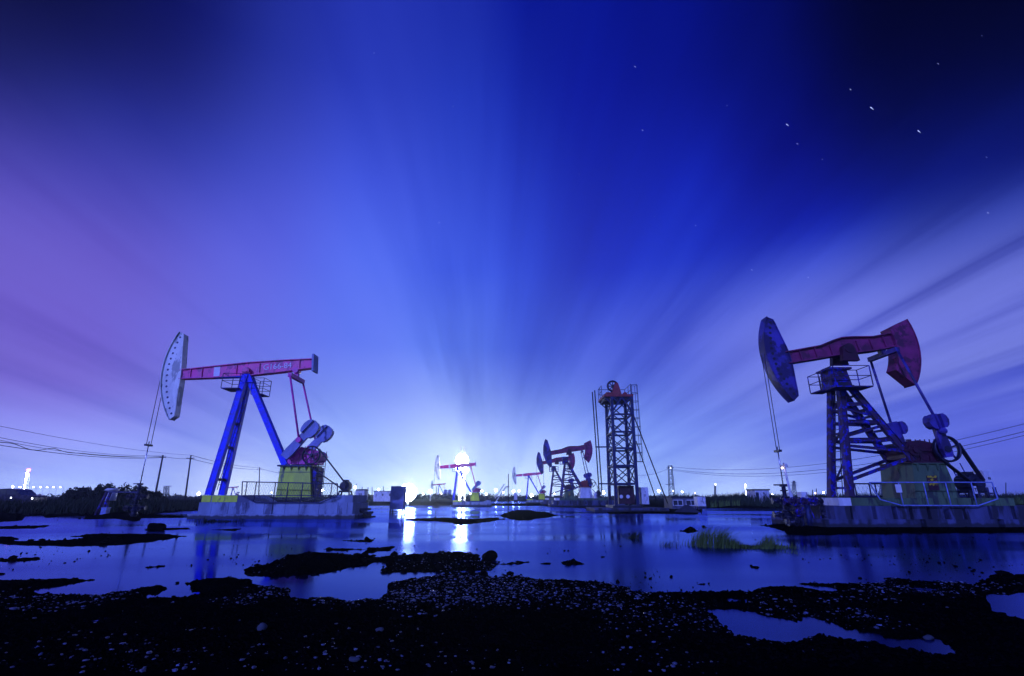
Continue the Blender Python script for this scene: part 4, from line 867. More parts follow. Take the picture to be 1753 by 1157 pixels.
    while cx < xr_-.1: w = min(rng.uniform(.9, 1.4), xr_-cx); pl.span(cx+.012, cx+w-.012, yp+rng.uniform(0, .03), 52.5, -.3, zt_-rng.uniform(0, .02)); cx += w
    solo(pl, 'concrete_plinth', 'dim_stained_concrete', 'long low dark concrete plinth at the waterline under the lattice tower', 'plinth', (c.x, 49, 0))
    return zt_
ZTW = tower()
cabinet('white double-door cabinet standing on the plinth right of the lattice tower', 1096, 1111.5, 834, 863, 48.0, .8, 'white_paint', 2)
cabinet('white cabinet with grey doors beside the dark gravel mound', 1193.5, 1209, 850, 866.5, 50.5, 1.0, 'white_paint', 2, .3)
cabinet('bright white box on the bank left of the lattice tower foot', 1017, 1022.5, 843, 853, 56, .5, 'white_paint', 1)
cabinet('pale narrow electrical cabinet on a post beyond the flooded pool, near the thin pole', 880, 885.5, 844, 855.5, 74, .5, 'white_paint', 1, .7, handle=False)
def house(label, x0, x1, y0, y1, Yc, dp, mt, wins=(), door=None, roofmt='dark_steel', name='cabin', cat='cabin', pitch=0.0, stripes=False, group=None, lit=None):
    a, b_ = at(x0, y0, Yc), at(x1, y1, Yc); b_.z = min(b_.z, .35) if Yc < 120 else 0.3
    root = thing(name, label, cat, ((a.x+b_.x)/2, Yc+dp/2, b_.z), group); w = b_.x-a.x; hgt = a.z-b_.z
    mb = MB(); mb.span(a.x, b_.x, Yc, Yc+dp, b_.z-.3, a.z)
    if stripes:
        n = int(w/.35)
        for k in range(1, n): x = a.x+w*k/n; mb.span(x-.02, x+.02, Yc-.02, Yc, b_.z, a.z-.02)
    mb.build('wall', mt, root)
    r_ = MB(); ov = .12
    if pitch: r_.add([(a.x-ov, Yc-ov, a.z), (b_.x+ov, Yc-ov, a.z), (b_.x+ov, Yc+dp+ov, a.z), (a.x-ov, Yc+dp+ov, a.z), (a.x-ov, Yc+dp/2, a.z+pitch), (b_.x+ov, Yc+dp/2, a.z+pitch)], [(0, 1, 5, 4), (3, 4, 5, 2), (0, 4, 3), (1, 2, 5), (0, 3, 2, 1)])
    else: r_.span(a.x-ov, b_.x+ov, Yc-ov, Yc+dp+ov, a.z, a.z+.14)
    r_.build('roof', roofmt, root)
    for (fx, fw, fz, fh) in wins:
        fr = MB(); xa, xb, za, zb = a.x+w*fx, a.x+w*(fx+fw), b_.z+hgt*fz, b_.z+hgt*(fz+fh); t = min(.08, (xb-xa)*.12)
        fr.span(xa-t, xb+t, Yc-.05, Yc-.003, zb, zb+t); fr.span(xa-t, xb+t, Yc-.05, Yc-.003, za-t, za); fr.span(xa-t, xa, Yc-.05, Yc-.003, za, zb); fr.span(xb, xb+t, Yc-.05, Yc-.003, za, zb); fr.span((xa+xb)/2-t/3, (xa+xb)/2+t/3, Yc-.045, Yc-.003, za, zb)
        f_ = fr.build('window', 'white_paint', root); p_ = MB(); p_.span(xa, xb, Yc-.03, Yc-.004, za, zb); p_.build('pane', lit or 'glass', f_)
    if door: d = MB(); d.span(a.x+w*door[0], a.x+w*door[1], Yc-.03, Yc-.003, b_.z, b_.z+hgt*.85); d.build('door', 'dark_steel', root)
    return root
house('white corrugated shed with dark doorway and tiny window on the right reed bank', 1292, 1319, 839, 857, 68, 2.4, 'white_paint', ((.53, .10, .72, .14),), (.03, .24), stripes=True, name='shed', cat='shed')
house('long low hut with two pale windows right of the gravel mound', 1150, 1193, 852, 866, 56, 3, 'tile', ((.05, .36, .12, .55), (.58, .38, .12, .55)), name='hut', cat='hut')
house('pale square cabin on the far bank, right of the left pumpjack', 609, 623, 839.5, 852, 150, 4, 'white_paint', ((.45, .10, .5, .22), (.62, .10, .5, .22)), pitch=.4)
house('wide pale cabin with two windows on the far bank beside the tall grey box', 640, 671, 841, 853.5, 140, 4, 'white_paint', ((.45, .08, .5, .25), (.83, .08, .5, .25)), name='cabin')
# tall grey electrical box on legs in front of the floodlight
cabinet('tall blank grey switch box on dark legs standing in the shallow water', 669.5, 690, 832, 872, 41, .9, 'weight_paint', 1, at(680, 872, 41).z+.05, handle=False)
# ------------------------------------------------------------------ wellheads
def wheel(mb, c, r_, ax='y'):
    mb.ring(c, r_, .018, 18, 5, 1, ax)
    for k in range(3):
        a = k*math.pi/3; e = Vector((math.cos(a), 0, math.sin(a))) if ax == 'y' else (Vector((0, math.cos(a), math.sin(a))) if ax == 'x' else Vector((math.cos(a), math.sin(a), 0)))
        mb.tube(Vector(c)-e*r_, Vector(c)+e*r_, .012, 4)
def valve(root, p, ax, s_=1.0, mt='dark_steel'):
    mb = MB(); p = Vector(p); d = Vector((1, 0, 0)) if ax == 'x' else Vector((0, 0, 1))
    mb.ball(p, .13*s_, 10); mb.tube(p-d*.2*s_, p+d*.2*s_, .09*s_, 10)
    for k in (-1, 1): mb.tube(p+d*.2*s_*k, p+d*(.2*k+.04*k)*s_, .15*s_, 12)
    mb.tube(p, p+Vector((0, -.30*s_, 0)), .035*s_, 8); v_ = mb.build('valve', mt, root)
    w = MB(); wheel(w, p+Vector((0, -.31*s_, 0)), .16*s_); w.build('hand_wheel', mt, v_); return v_
def wellhead(label, X, Y, zt, z0, extra=True, mt='dark_steel'):
    root = thing('wellhead', label, 'wellhead', (X, Y, z0)); st = MB(); st.tube((X, Y, z0-.3), (X, Y, zt), .09, 12)
    for f, r_ in ((.06, .24), (.16, .27), (.19, .27), (.34, .22), (.5, .24), (.53, .24), (.68, .2), (.84, .16), (.97, .13)): z = z0+(zt-z0)*f; st.tube((X, Y, z), (X, Y, z+.06), r_, 16)
    st.tube((X, Y, z0-.2), (X, Y, z0+(zt-z0)*.3), .17, 14); st.tube((X, Y, z0+(zt-z0)*.55), (X, Y, z0+(zt-z0)*.68), .15, 12)
    st.build('stack', mt, root)
    cl = MB(); cl.bar((X-.42, Y, zt), (X+.1, Y, zt), .06, .12); cl.box((X, Y, zt-.02), (.22, .3, .12)); cl.build('rod_clamp', mt, root)
    for dx_, f in ((-.42, .26), (.44, .26), (-.40, .60), (.46, .60)): valve(root, (X+dx_, Y, z0+(zt-z0)*f), 'x', .95, mt)
    for s_ in (-1, 1):
        for f in (.26, .60): pipe = MB(); pipe.tube((X+.1*s_, Y, z0+(zt-z0)*f), (X+.26*s_, Y, z0+(zt-z0)*f), .07, 8); pipe.build('side_arm', mt, root)
    valve(root, (X, Y-.02, z0+(zt-z0)*.45), 'z', 1.1, mt)
    return root
zg = .06
wl = wellhead('dark wellhead with clamp under the polished rod of the left pumpjack', AXR, 34.6, AZW, zg)
wr = wellhead('cluttered dark wellhead with hand wheels left of the right pumpjack foundation', BXR, 24.4, BZW, zg)
# manifold piping beside the right wellhead
def manifold():
    Y = 24.0; p = lambda px, py, Yq=Y: at(px, py, Yq); c = p(1378, 900); root = thing('pipe_manifold', 'blue pipe manifold with valves between the right wellhead and the foundation', 'pipework', (c.x, Y, .05))
    def pipe(pts, r_, nm='pipe', mt='dim_worn_blue_paint'):
        mb = MB(); V = [Vector(q) for q in pts]
        for a, b_ in zip(V[:-1], V[1:]): mb.tube(a, b_, r_, 10)
        for q in V[1:-1]: mb.ball(q, r_*1.15, 10)
        mb.build(nm, mt, root)
    pipe([(p(1343, 857).x, Y, p(1343, 857).z), p(1396, 859)], .10); pipe([p(1381, 862), p(1388, 905)], .13, mt='lattice_steel'); pipe([p(1366, 862), p(1376, 900)], .07, mt='lattice_steel')
    pipe([p(1396, 859), p(1405, 866), p(1410, 905)], .06); pipe([p(1388, 872), p(1399, 898)], .025); pipe([p(1345, 893), p(1372, 896)], .12, mt='dark_steel')
    for px, py, s_ in ((1352, 858, 1.1), (1370, 858, 1.0), (1385, 858, 1.2), (1366, 874, 1), (1398, 858, .9), (1407, 871, .8), (1409, 880, .9), (1360, 894, 1.2)): valve(root, p(px, py, Y-.1), 'x' if py < 870 or py > 890 else 'z', s_, 'dark_steel' if px > 1390 or py > 880 else 'dim_worn_blue_paint')
manifold()
cabinet('small white meter cabinet on top of the pipe manifold', 1371, 1384, 842, 855, 24.4, .35, 'white_paint', 1, .05)
# pipe stand with white meter at the far left
def stand():
    Y = 36.5; c = at(175, 890, Y); root = thing('pipe_stand', 'leaning dark blue pipe frame with crossbar left of the left wellhead', 'pipe frame', (c.x, Y, 0))
    for (a, b_, yy) in (((184, 841), (160, 891), Y), ((190, 842), (169, 891), Y+1)):
        t, q_ = at(*a, yy), at(*b_, yy); q_.z = -.1; MB().tube(q_, t, .10, 10).build('post', 'dim_worn_blue_paint', root)
    a, b_ = at(184, 842, Y), at(238, 842.5, Y); MB().bar(a, b_, .09, .09).build('crossbar', 'dark_rail_paint', root)
stand()
def meter():
    a = at(190, 848, 38); root = thing('gas_meter', 'white lantern-shaped meter on a short post behind the pipe frame', 'meter', (a.x, 38, .2)); mb = MB(); mb.tube((a.x, 38, a.z-.35), (a.x, 38, a.z+.35), .36, 8); mb.build('housing', 'white_paint', root)
    r_ = MB(); r_.tube((a.x, 38, a.z+.35), (a.x, 38, a.z+.50), .48, 8, .30); r_.build('cap', 'white_paint', root); s_ = MB(); s_.tube((a.x-.1, 38, 0), (a.x-.1, 38, a.z-.35), .08, 8); s_.build('post', 'dim_worn_blue_paint', root)
meter()
a = at(178.5, 883, 37.4); mb = MB(); mb.box((a.x, 37.4, .32), (.36, .36, .42)); mb.box((a.x, 37.4, .55), (.42, .42, .05)); mb.box((a.x, 37.4, .06), (.5, .5, .1)); solo(mb, 'marker_block', 'rail_paint', 'pale blue block standing at the foot of the pipe frame', 'block', (a.x, 37.4, 0))
# steps beside the left foundation
def steps():
    Y = 34.5; root = thing('concrete_steps', 'dark stepped landing in the water at the right end of the left foundation', 'steps', (at(618, 880, Y).x, Y, 0)); mb = MB()
    for (x0, x1, y) in ((611, 627, 870), (620, 631, 876), (624, 635, 884)):
        a, b_ = at(x0, y, Y), at(x1, y, Y); mb.span(a.x, b_.x, Y, Y+1.2, a.z-.14, a.z)
    mb.build('tread', 'dim_stained_concrete', root)
    for x, y in ((613, 870), (626, 884)): a = at(x, y, Y); q_ = MB(); q_.span(a.x-.15, a.x+.15, Y+.1, Y+1.0, -.3, a.z-.143); q_.build('pier', 'dim_stained_concrete', root)
    s_ = MB(); s_.bar(at(613, 871, Y), at(633, 890, Y), .14, .1); s_.build('stringer', 'dark_steel', root); r_ = MB(); r_.tube(at(597, 846, Y), at(616, 871, Y), .06, 6); r_.build('handrail', 'dark_steel', root)
steps()
# ------------------------------------------------------------------ vegetation
def tri_mesh(name, V, F, mt):
    me = bpy.data.meshes.new(name); me.vertices.add(len(V)); me.vertices.foreach_set('co', V.astype(np.float32).ravel())
    k = F.shape[1]; me.loops.add(F.size); me.loops.foreach_set('vertex_index', F.ravel().astype(np.int32)); me.polygons.add(len(F))
    me.polygons.foreach_set('loop_start', np.arange(0, F.size, k, dtype=np.int32)); me.polygons.foreach_set('loop_total', np.full(len(F), k, np.int32))
    me.update(); me.materials.append(MATS[mt]); o = bpy.data.objects.new(name, me); S.collection.objects.link(o); return o
def blades(name, X, Y, Z, H, wd, mt, label, lean=(.35, .0), cat='grass', loc=None, kind='stuff', group=None):
    n = len(X); a = rng.uniform(0, 6.28, n); bd = rng.uniform(.1, .5, n)*H; w = wd*rng.uniform(.6, 1.3, n)
    ux, uy = np.cos(a), np.sin(a); lx = bd*np.cos(a+1.3)+lean[0]*H*rng.uniform(.3, 1.2, n); ly = bd*np.sin(a+1.3)+lean[1]*H
    P = np.zeros((n, 5, 3))
    P[:, 0] = np.stack((X-ux*w, Y-uy*w, Z), -1); P[:, 1] = np.stack((X+ux*w, Y+uy*w, Z), -1)
    P[:, 2] = np.stack((X+ux*w*.8+lx*.3, Y+uy*w*.8+ly*.3, Z+H*.6), -1); P[:, 3] = np.stack((X-ux*w*.8+lx*.3, Y-uy*w*.8+ly*.3, Z+H*.6), -1)
    P[:, 4] = np.stack((X+lx, Y+ly, Z+H), -1)
    b = np.arange(n)[:, None]*5
    F = np.concatenate((b+np.array([0, 1, 2]), b+np.array([0, 2, 3]), b+np.array([3, 2, 4])))
    V = P.reshape(-1, 3)
    if loc is not None: V = V-np.array(loc)
    o = tri_mesh(name, V, F, mt)
    if loc is not None: o.location = loc
    return tag(o, label, cat, group, kind)
def bank(n, x0, x1, y0, y1, h0, h1, mask=None):
    X = rng.uniform(x0, x1, n); Y = y0+(y1-y0)*rng.random(n)**1.3; Z = height(X, Y); k = Z > .04
    if mask is not None: k &= mask(X, Y)
    X, Y, Z = X[k], Y[k], Z[k]; H = (h0+(h1-h0)*np.clip(.5+1.6*fbm(X*.22, Y*.22, 3, 55), 0, 1.2))*rng.uniform(.55, 1.15, len(X)); return X, Y, Z-.03, H
X, Y, Z, H = bank(26000, -62, -9, 38.5, 66, .35, 1.15, lambda X, Y: (X < -.40*Y+2)); blades('bank_grass', X, Y, Z, H, .035, 'grass_dark', 'dark rough grass covering the bank at the left', (.1, 0))
X, Y, Z, H = bank(30000, 21, 120, 64, 96, .7, 1.75, lambda X, Y: (X > .30*Y)); blades('reeds', X, Y, Z, H, .045, 'grass_dark', 'dark tall reeds covering the bank at the right', (.12, 0))
k = fbm(X*.12, Y*.3, 2, 91) > .06; k &= (Y < 72); blades('green_reeds', X[k]+.3, Y[k]-.4, Z[k], H[k]*.75, .05, 'grass_green', 'lighter green reeds along the front of the right bank', (.12, 0))
def tuft(label, px, py, w, h_, n, mt, group='grass tufts standing in the water', lean=(.6, 0)):
    c = gp(px, py); m_ = w*c.y/900; hh = h_*c.y/900
    X = c.x+np.clip(rng.normal(0, .30, n), -.62, .62)*m_; Y = c.y+rng.normal(0, .18, n); cl_ = np.clip(.45+1.4*fbm(X*2.5, Y*0+3, 2, 61), .15, 1)
    return blades('grass_tuft', X, Y, np.full(n, -.02), hh*cl_*rng.uniform(.6, 1.2, n), .0055*c.y/14, mt, label, lean, 'grass tuft', (c.x, c.y, 0), None, group)
tuft('dense bright green grass tuft, largest one in the right-hand water', 1240, 937, 66, 33, 620, 'grass_green')
tuft('green grass tuft at the right end of the row in the right-hand water', 1308, 938, 78, 38, 900, 'grass_green')
tuft('small thick green tuft at the left end of the row in the right-hand water', 1196, 935, 30, 32, 220, 'grass_green')
tuft('thin sparse tuft of grass standing alone between the two long green tufts', 1274, 937, 36, 36, 520, 'grass_dark')
tuft('low dark wispy tuft leaning over the water left of the green row', 1148, 936, 30, 14, 60, 'grass_dark')
tuft('small dark tuft in the water below the lattice tower', 1084, 922, 20, 14, 80, 'grass_dark')
tuft('little yellowish tuft nearest the right foundation mud spit', 1347, 946, 22, 12, 60, 'grass_green')
tuft('wind-blown dark tuft between the green row and the mud spit', 1336, 935, 18, 16, 60, 'grass_dark')
tuft('dark grass tuft growing against the left end of the pale foundation', 372, 893, 66, 13, 420, 'grass_dark', lean=(.1, 0))
tuft('few fine dark blades at the water edge beside the round boulder', 872, 986, 22, 16, 40, 'grass_dark')
def leafmass(C, n, leaf, seed=0):
    V = []; C = np.array(C); idx = rng.integers(0, len(C), n); q = rng.normal(0, 1, (n, 3)); q /= np.linalg.norm(q, axis=1)[:, None]; q[:, 2] = np.abs(q[:, 2])*1.0-.15
    r_ = rng.uniform(.55, 1.05, n)[:, None]; P = C[idx, :3]+q*C[idx, 3:6]*r_
    a = rng.normal(0, 1, (n, 3)); a /= np.linalg.norm(a, axis=1)[:, None]; b_ = np.cross(a, rng.normal(0, 1, (n, 3))); b_ /= np.linalg.norm(b_, axis=1)[:, None]
    s_ = leaf*rng.uniform(.5, 1.3, (n, 1)); Vv = np.stack((P-a*s_, P+b_*s_*.5, P+a*s_, P-b_*s_*.5), 1)
    return Vv.reshape(-1, 3), np.arange(n*4).reshape(n, 4)
def bush(label, px, ptop, pw, Yb, group='bushes on the left bank'):
    t = at(px, ptop, Yb); w = pw/880*Yb; z0 = height1(t.x, Yb)
    C = [(t.x+rng.uniform(-.4, .4)*w, Yb+rng.uniform(-.3, .3)*w, z0+(t.z-z0)*rng.uniform(.15, .5), w*rng.uniform(.16, .3), w*.25, (t.z-z0)*rng.uniform(.3, .5)) for _ in range(9)]
    C.append((t.x, Yb, z0+(t.z-z0)*.5, w*.3, w*.3, (t.z-z0)*.5))
    root = thing('bush', label, 'bush', (t.x, Yb, z0), group); V, F = leafmass(C, 1700, .16); V = V-np.array([t.x, Yb, z0]); o = tri_mesh('foliage', V, F, 'leaf'); o.parent = root
    mb = MB()
    for k in range(5): a = rng.uniform(0, 6.28); mb.tube((t.x, Yb, z0-.2), (t.x+w*.3*math.cos(a), Yb+w*.2*math.sin(a), z0+(t.z-z0)*.6), .05, 5, .015)
    mb.build('stem', 'wood', root)
for a in (('low dark bush at the left end of the row, toward the lit mast', 122, 834, 34, 60), ('ragged bush left of the tallest bush, above the bank', 148, 829, 36, 61), ('low dark round bush in front of the tall bush, left of the pipe frame', 170, 832, 30, 58),
          ('tallest bush of the row, just above the white meter', 189, 822, 34, 61), ('wide round bush behind the left wellhead', 216, 824, 42, 62), ('dark bush between the left wellhead and the nearer wooden pole', 246, 829, 34, 60),
          ('low bush at the right end of the row beside the nearer wooden pole', 272, 838, 26, 61)): bush(*a)
# distant scrub beyond the flooded field: one mass
C = []
for k in range(150):
    px = rng.uniform(600, 1160) if k < 95 else rng.uniform(1150, 1900); Yb = rng.uniform(180, 215); t = at(px, 850, Yb); hh = rng.uniform(1.3, 2.5)*(1.15 if 730 < px < 840 else .9)
    C.append((t.x, Yb, .3, rng.uniform(4, 8), 3, hh))
for k in range(60): px = rng.uniform(-200, 600); Yb = rng.uniform(150, 200); t = at(px, 850, Yb); C.append((t.x, Yb, .3, rng.uniform(4, 8), 3, rng.uniform(1.2, 2.2)))
V, F = leafmass(C, 26000, .42); tag(tri_mesh('distant_scrub', V, F, 'leaf'), 'low dark scrub along the horizon', 'scrub', kind='stuff')
# ------------------------------------------------------------------ rocks and heap
def rock(label, px, py, r_, mt='clod', sc=(1, .8, .75), name='rock', sink=.25, group=None):
    c = gp(px, py); z0 = max(0.0, height1(c.x, c.y)); c = Vector((c.x, c.y, z0)); mb = MB(); mb.ball((0, 0, 0), r_, 16, sc); rs = random.Random(int(px))
    ph = [rs.uniform(0, 6) for _ in range(6)]
    mb.v = [tuple(Vector(v_)*(1+.14*math.sin(v_[0]/r_*2.3+ph[0])*math.cos(v_[1]/r_*2.9+ph[1])+.10*math.sin(v_[2]/r_*4.1+ph[2]+v_[0]/r_*3))) for v_ in mb.v]
    mb.v = [(v_[0]+c.x, v_[1]+c.y, v_[2]+c.z+r_*sc[2]*(1-2*sink)) for v_ in mb.v]
    return solo(mb, name, mt, label, 'rock', c, group)
rock('dark round boulder at the tip of the mud island in the middle', 838, 958, .16)
rock('pale angular stone on the black mud at the lower left', 446, 1092, .045, 'concrete', (1, .7, .9), 'stone')
rock('pale stone catching the light below the mud island centre', 648, 1096, .035, 'concrete', (1.2, .7, .6), 'stone')
rock('small pale stone at the bottom edge of the shore', 605, 1152, .035, 'concrete', (1.2, .7, .6), 'stone')
rock('dark block in the shallow water in front of the left pumpjack legs', 267, 909, .30, 'clod', (1.2, .8, .75), 'rock')
rock('pale stone lying by the right-hand end of the black shore', 1590, 1094, .04, 'concrete', (1.2, .7, .6), 'stone')
def heap(label, px, py0, py1, w, Yb, mt, group=None):
    c = at(px, py0, Yb); hw = w/2/880*Yb; z1 = at(px, py1, Yb).z; n, m_ = 26, 8; vs = [(c.x, Yb, z1)]; fs = []
    for j in range(1, m_+1):
        for i in range(n): a = 2*math.pi*i/n; f = j/m_; rr_ = hw*f*(1+.06*math.sin(a*3+1)+.04*math.sin(a*7)); vs.append((c.x+rr_*math.cos(a), Yb+rr_*.7*math.sin(a), -.2+(z1+.2)*(1-f**1.3)+.04*math.sin(a*5+j)))
    for i in range(n): fs.append((0, 1+i, 1+(i+1) % n))
    for j in range(m_-1):
        for i in range(n): a = 1+j*n+i; b_ = 1+j*n+(i+1) % n; fs.append((a, a+n, b_+n, b_))
    mb = MB(); mb.add(vs, fs, True); return solo(mb, 'gravel_mound', mt, label, 'mound', (c.x, Yb, 0), group)
MATS['mound'] = mat('mound', (.03, .035, .06), .9, var=.4, vs=2, bump=.6, bs=10)
heap('dark cone of gravel at the water edge right of the lattice tower', 1177, 879, 864, 52, 45.5, 'mound')
heap('small dark mound carrying a bare post on the far bank', 747, 863, 859.5, 26, 78, 'clod')
# ------------------------------------------------------------------ poles and wires
def pole(label, bx, by, tx, ty, Yp, r_=.14, arms=(), mt='wood', name='utility_pole', group=None, zb=0.):
    t = at(tx, ty, Yp); b_ = at(bx, by, Yp); f = (t.z-zb)/(t.z-b_.z) if abs(t.z-b_.z) > .01 else 1; b_ = t+(b_-t)*f
    root = thing(name, label, 'pole' if 'pole' in name else name.replace('_', ' '), b_, group); mb = MB(); mb.tube(b_, t, r_, 10, r_*.7); mb.build('shaft', mt, root)
    for (dz_, w) in arms:
        c = t-Vector((0, 0, dz_)); a_ = MB(); a_.bar(c-Vector((w/2, 0, 0)), c+Vector((w/2, 0, 0)), .10, .10); ar = a_.build('crossarm', 'wood', root)
        for s_ in (-1, 0, 1): i_ = MB(); i_.tube(c+Vector((s_*w*.42, 0, .05)), c+Vector((s_*w*.42, 0, .22)), .05, 6); i_.build('insulator', 'white_paint', ar)
    return root, t
p1, t1 = pole('nearer wooden utility pole beside the bushes, first one left of the left pumpjack', 266, 846, 279, 779, 78, .16, ((.35, 1.0),), group='wooden utility poles')
p2, t2 = pole('second wooden utility pole, between the nearer one and the left pumpjack', 318, 845, 327, 779, 84, .15, ((.5, 1.3),), group='wooden utility poles')
p3, t3 = pole('far wooden utility pole seen between the blue legs of the left pumpjack', 443, 846, 444.5, 800, 150, .16, ((.5, 1.3),), group='wooden utility poles')
def wire(label, a, b_, sag, r_=.03, n=22, group='overhead wires', wob=0):
    a, b_ = Vector(a), Vector(b_); pts = []
    for i in range(n+1):
        f = i/n; p = a.lerp(b_, f); p.z -= sag*4*f*(1-f)
        if wob: p.z += wob*math.sin(f*40)*math.exp(-((f-.30)/.10)**2); p.y += wob*math.cos(f*40)*math.exp(-((f-.30)/.10)**2)
        pts.append(p)
    mb = MB(); mb.path(pts, r_, 5); return solo(mb, 'overhead_wire', 'cable', label, 'wire', a, group)
E0 = lambda y, x=-130: at(x, y, 34)
wire('topmost thin wire running from the upper left down to the second wooden pole', E0(702), t2, .5, .018)
wire('upper one of the bundled wires to the nearer wooden pole', E0(720), t1, .8, .02); wire('middle one of the bundled wires to the nearer wooden pole', E0(724), t1-Vector((0, 0, .15)), .9, .02)
wire('lower thick wire with a loose loop, to the nearer wooden pole', E0(735), t1-Vector((0, 0, .25)), .6, .032, 120, wob=.22); wire('lowest thick wire to the nearer wooden pole', E0(739), t1-Vector((0, 0, .35)), .7, .028)
wire('short wire between the two nearer wooden poles', t1-Vector((0, 0, .2)), t2-Vector((0, 0, .6)), .1, .03)
for dz_, l in ((0, 'upper wire from the second wooden pole to the far wooden pole'), (.55, 'lower wire from the second wooden pole to the far wooden pole')): wire(l, t2-Vector((0, 0, dz_)), t3-Vector((0, 0, dz_)), .5, .04)
wire('wire leaving the far wooden pole toward the green pedestal', t3-Vector((0, 0, .3)), at(560, 822, 230), .6, .05)
# lattice mast on the right bank
def mast(label, px, py0, py1, w0, w1, Ym, mt='lattice_steel', levels=8, cat='mast', name='lattice_mast', arms=(), lights=(), lean=0., lmt='lamp_soft', tube=None, plat=None, group=None, thick=None):
    t = at(px+lean, py1, Ym); zb = .2; bx = at(px, py0, Ym).x; a0, a1 = w0/880*Ym/2, w1/880*Ym/2; th = thick or max(.05, a0*.16)
    root = thing(name, label, cat, (bx, Ym, zb), group); mb = MB(); q = lambda i, f: Vector((bx+(t.x-bx)*f, Ym, zb+(t.z-zb)*f))+Vector(((-1, 1, 1, -1)[i], (-1, -1, 1, 1)[i], 0))*(a0+(a1-a0)*f)
    for i in range(4): mb.bar(q(i, 0), q(i, 1), th, th)
    for l in range(levels):
        f0, f1 = l/levels, (l+1)/levels
        for i in range(4): mb.bar(q(i, f1), q((i+1) % 4, f1), th*.7, th*.7); mb.bar(q(i, f0), q((i+1) % 4, f1), th*.6, th*.6)
    mb.build('lattice', mt, root)
    for (f, w) in arms: c = q(0, f).lerp(q(2, f), .5); MB().bar(c-Vector((w/2, 0, 0)), c+Vector((w/2, 0, 0)), th*1.3, th*1.3).build('crossarm', mt, root)
    if plat: c = q(0, plat[0]).lerp(q(2, plat[0]), .5); p_ = MB(); p_.box(c+Vector((plat[1]*.3, 0, 0)), (abs(plat[1]), a0*2.4, th)); p_.build('platform', mt, root)
    for (f, dx_, r_, m_) in lights: c = q(0, f).lerp(q(2, f), .5)+Vector((dx_, -a0-.1, 0)); b_ = MB(); b_.ball(c, r_, 10); b_.build('lamp', m_, root)
    return root, t, q
m1, tm, _ = mast('slender lattice mast with a small side platform, right of the gravel mound', 1150, 850, 797, 8.5, 5.5, 112, arms=((.94, 1.6),), plat=(.48, -1.3), lights=((.12, .1, .14, 'lamp_soft'), (.30, .1, .12, 'lamp_soft'), (.93, -.1, .1, 'lamp_soft')), lean=-3)
Er = at(1930, 676, 52); Er2 = at(1930, 690, 52)
wire('upper long wire from the slender lattice mast rising to the right edge', tm-Vector((0, 0, .2)), Er, 3.2, .03, 30); wire('middle long wire from the slender lattice mast rising to the right edge', tm-Vector((0, 0, .7)), Er2, 3.4, .032, 30)
wire('lowest long wire from the slender lattice mast rising to the right edge', tm-Vector((0, 0, .9)), Er2-Vector((0, 0, .35)), 3.6, .028, 30); wire('faint wire from the slender lattice mast to behind the lattice tower', tm-Vector((0, 0, .4)), at(1085, 812, 150), .8, .035)
pr, tr = pole('pale leaning lamp pole behind the right wellhead', 1357, 862, 1341, 792, 48, .12, ((.3, .7),), 'white_paint', 'lamp_pole', zb=.1)
lb = MB(); c = at(1339, 801, 47.8); lb.ball(c, .09, 10); lb.build('lamp', 'lamp_warm', pr); lb = MB(); lb.box(at(1344, 797, 47.8), (.25, .3, .35)); lb.build('lamp_housing', 'white_paint', pr)
lb = MB(); lb.box(at(1352.5, 847, 47.8), (.35, .3, .4)); lb.build('switch_box', 'white_paint', pr)
pole('bare thin dark pole between the two small distant pumpjacks', 870, 868, 870.3, 811, 63, .07, name='thin_pole', mt='dark_steel')
pole('short bare post on the small dark mound', 747, 858, 747, 832, 78, .06, name='thin_post', mt='dark_steel', zb=.6)
for (x, y0, w_, l) in ((610, 828, 150, 'left edge of the square pale cabin roof'), (620, 833, 150, 'right edge of the square pale cabin roof'), (630, 834, 150, 'gap right of the square pale cabin'), (637, 833, 150, 'left edge of the wide pale cabin'), (645.5, 835, 150, 'left third of the wide pale cabin'), (656.5, 832, 150, 'right third of the wide pale cabin')):
    pole('thin dark rod standing behind the '+l, x, 850, x, y0, w_+6, .13, name='thin_post', mt='dark_steel', group='thin rods on the far bank')
def ramp_frame():
    Y = 68; root = thing('pipe_ramp', 'white inclined ladder-like pipe ramp left of the thin pole', 'ramp', at(848, 862, Y)); a, b_ = at(847, 861.5, Y), at(866, 833, Y)
    for dy_, nm in ((0, 'side_rail'), (1.0, 'side_rail')):
        o = Vector((0, dy_, 0)); m_ = MB(); m_.path([a+o, b_+o, b_+o+Vector((.45, 0, 0))], .07, 6); m_.build(nm, 'white_paint', root); m_ = MB(); m_.path([a+o+Vector((0, 0, .6)), b_+o+Vector((-.2, 0, .35))], .05, 5); m_.build('handrail', 'white_paint', root)
    m_ = MB()
    for k in range(1, 9): p = a.lerp(b_, k/9); m_.tube(p, p+Vector((0, 1.0, 0)), .04, 5)
    m_.bar(a+Vector((0, .5, 0)), b_+Vector((0, .5, 0)), .03, .3); m_.build('rungs', 'white_paint', root)
    m_ = MB(); m_.tube(Vector((b_.x+.3, Y+.5, 0)), Vector((b_.x+.3, Y+.5, b_.z)), .07, 6); m_.build('support', 'white_paint', root)
ramp_frame()
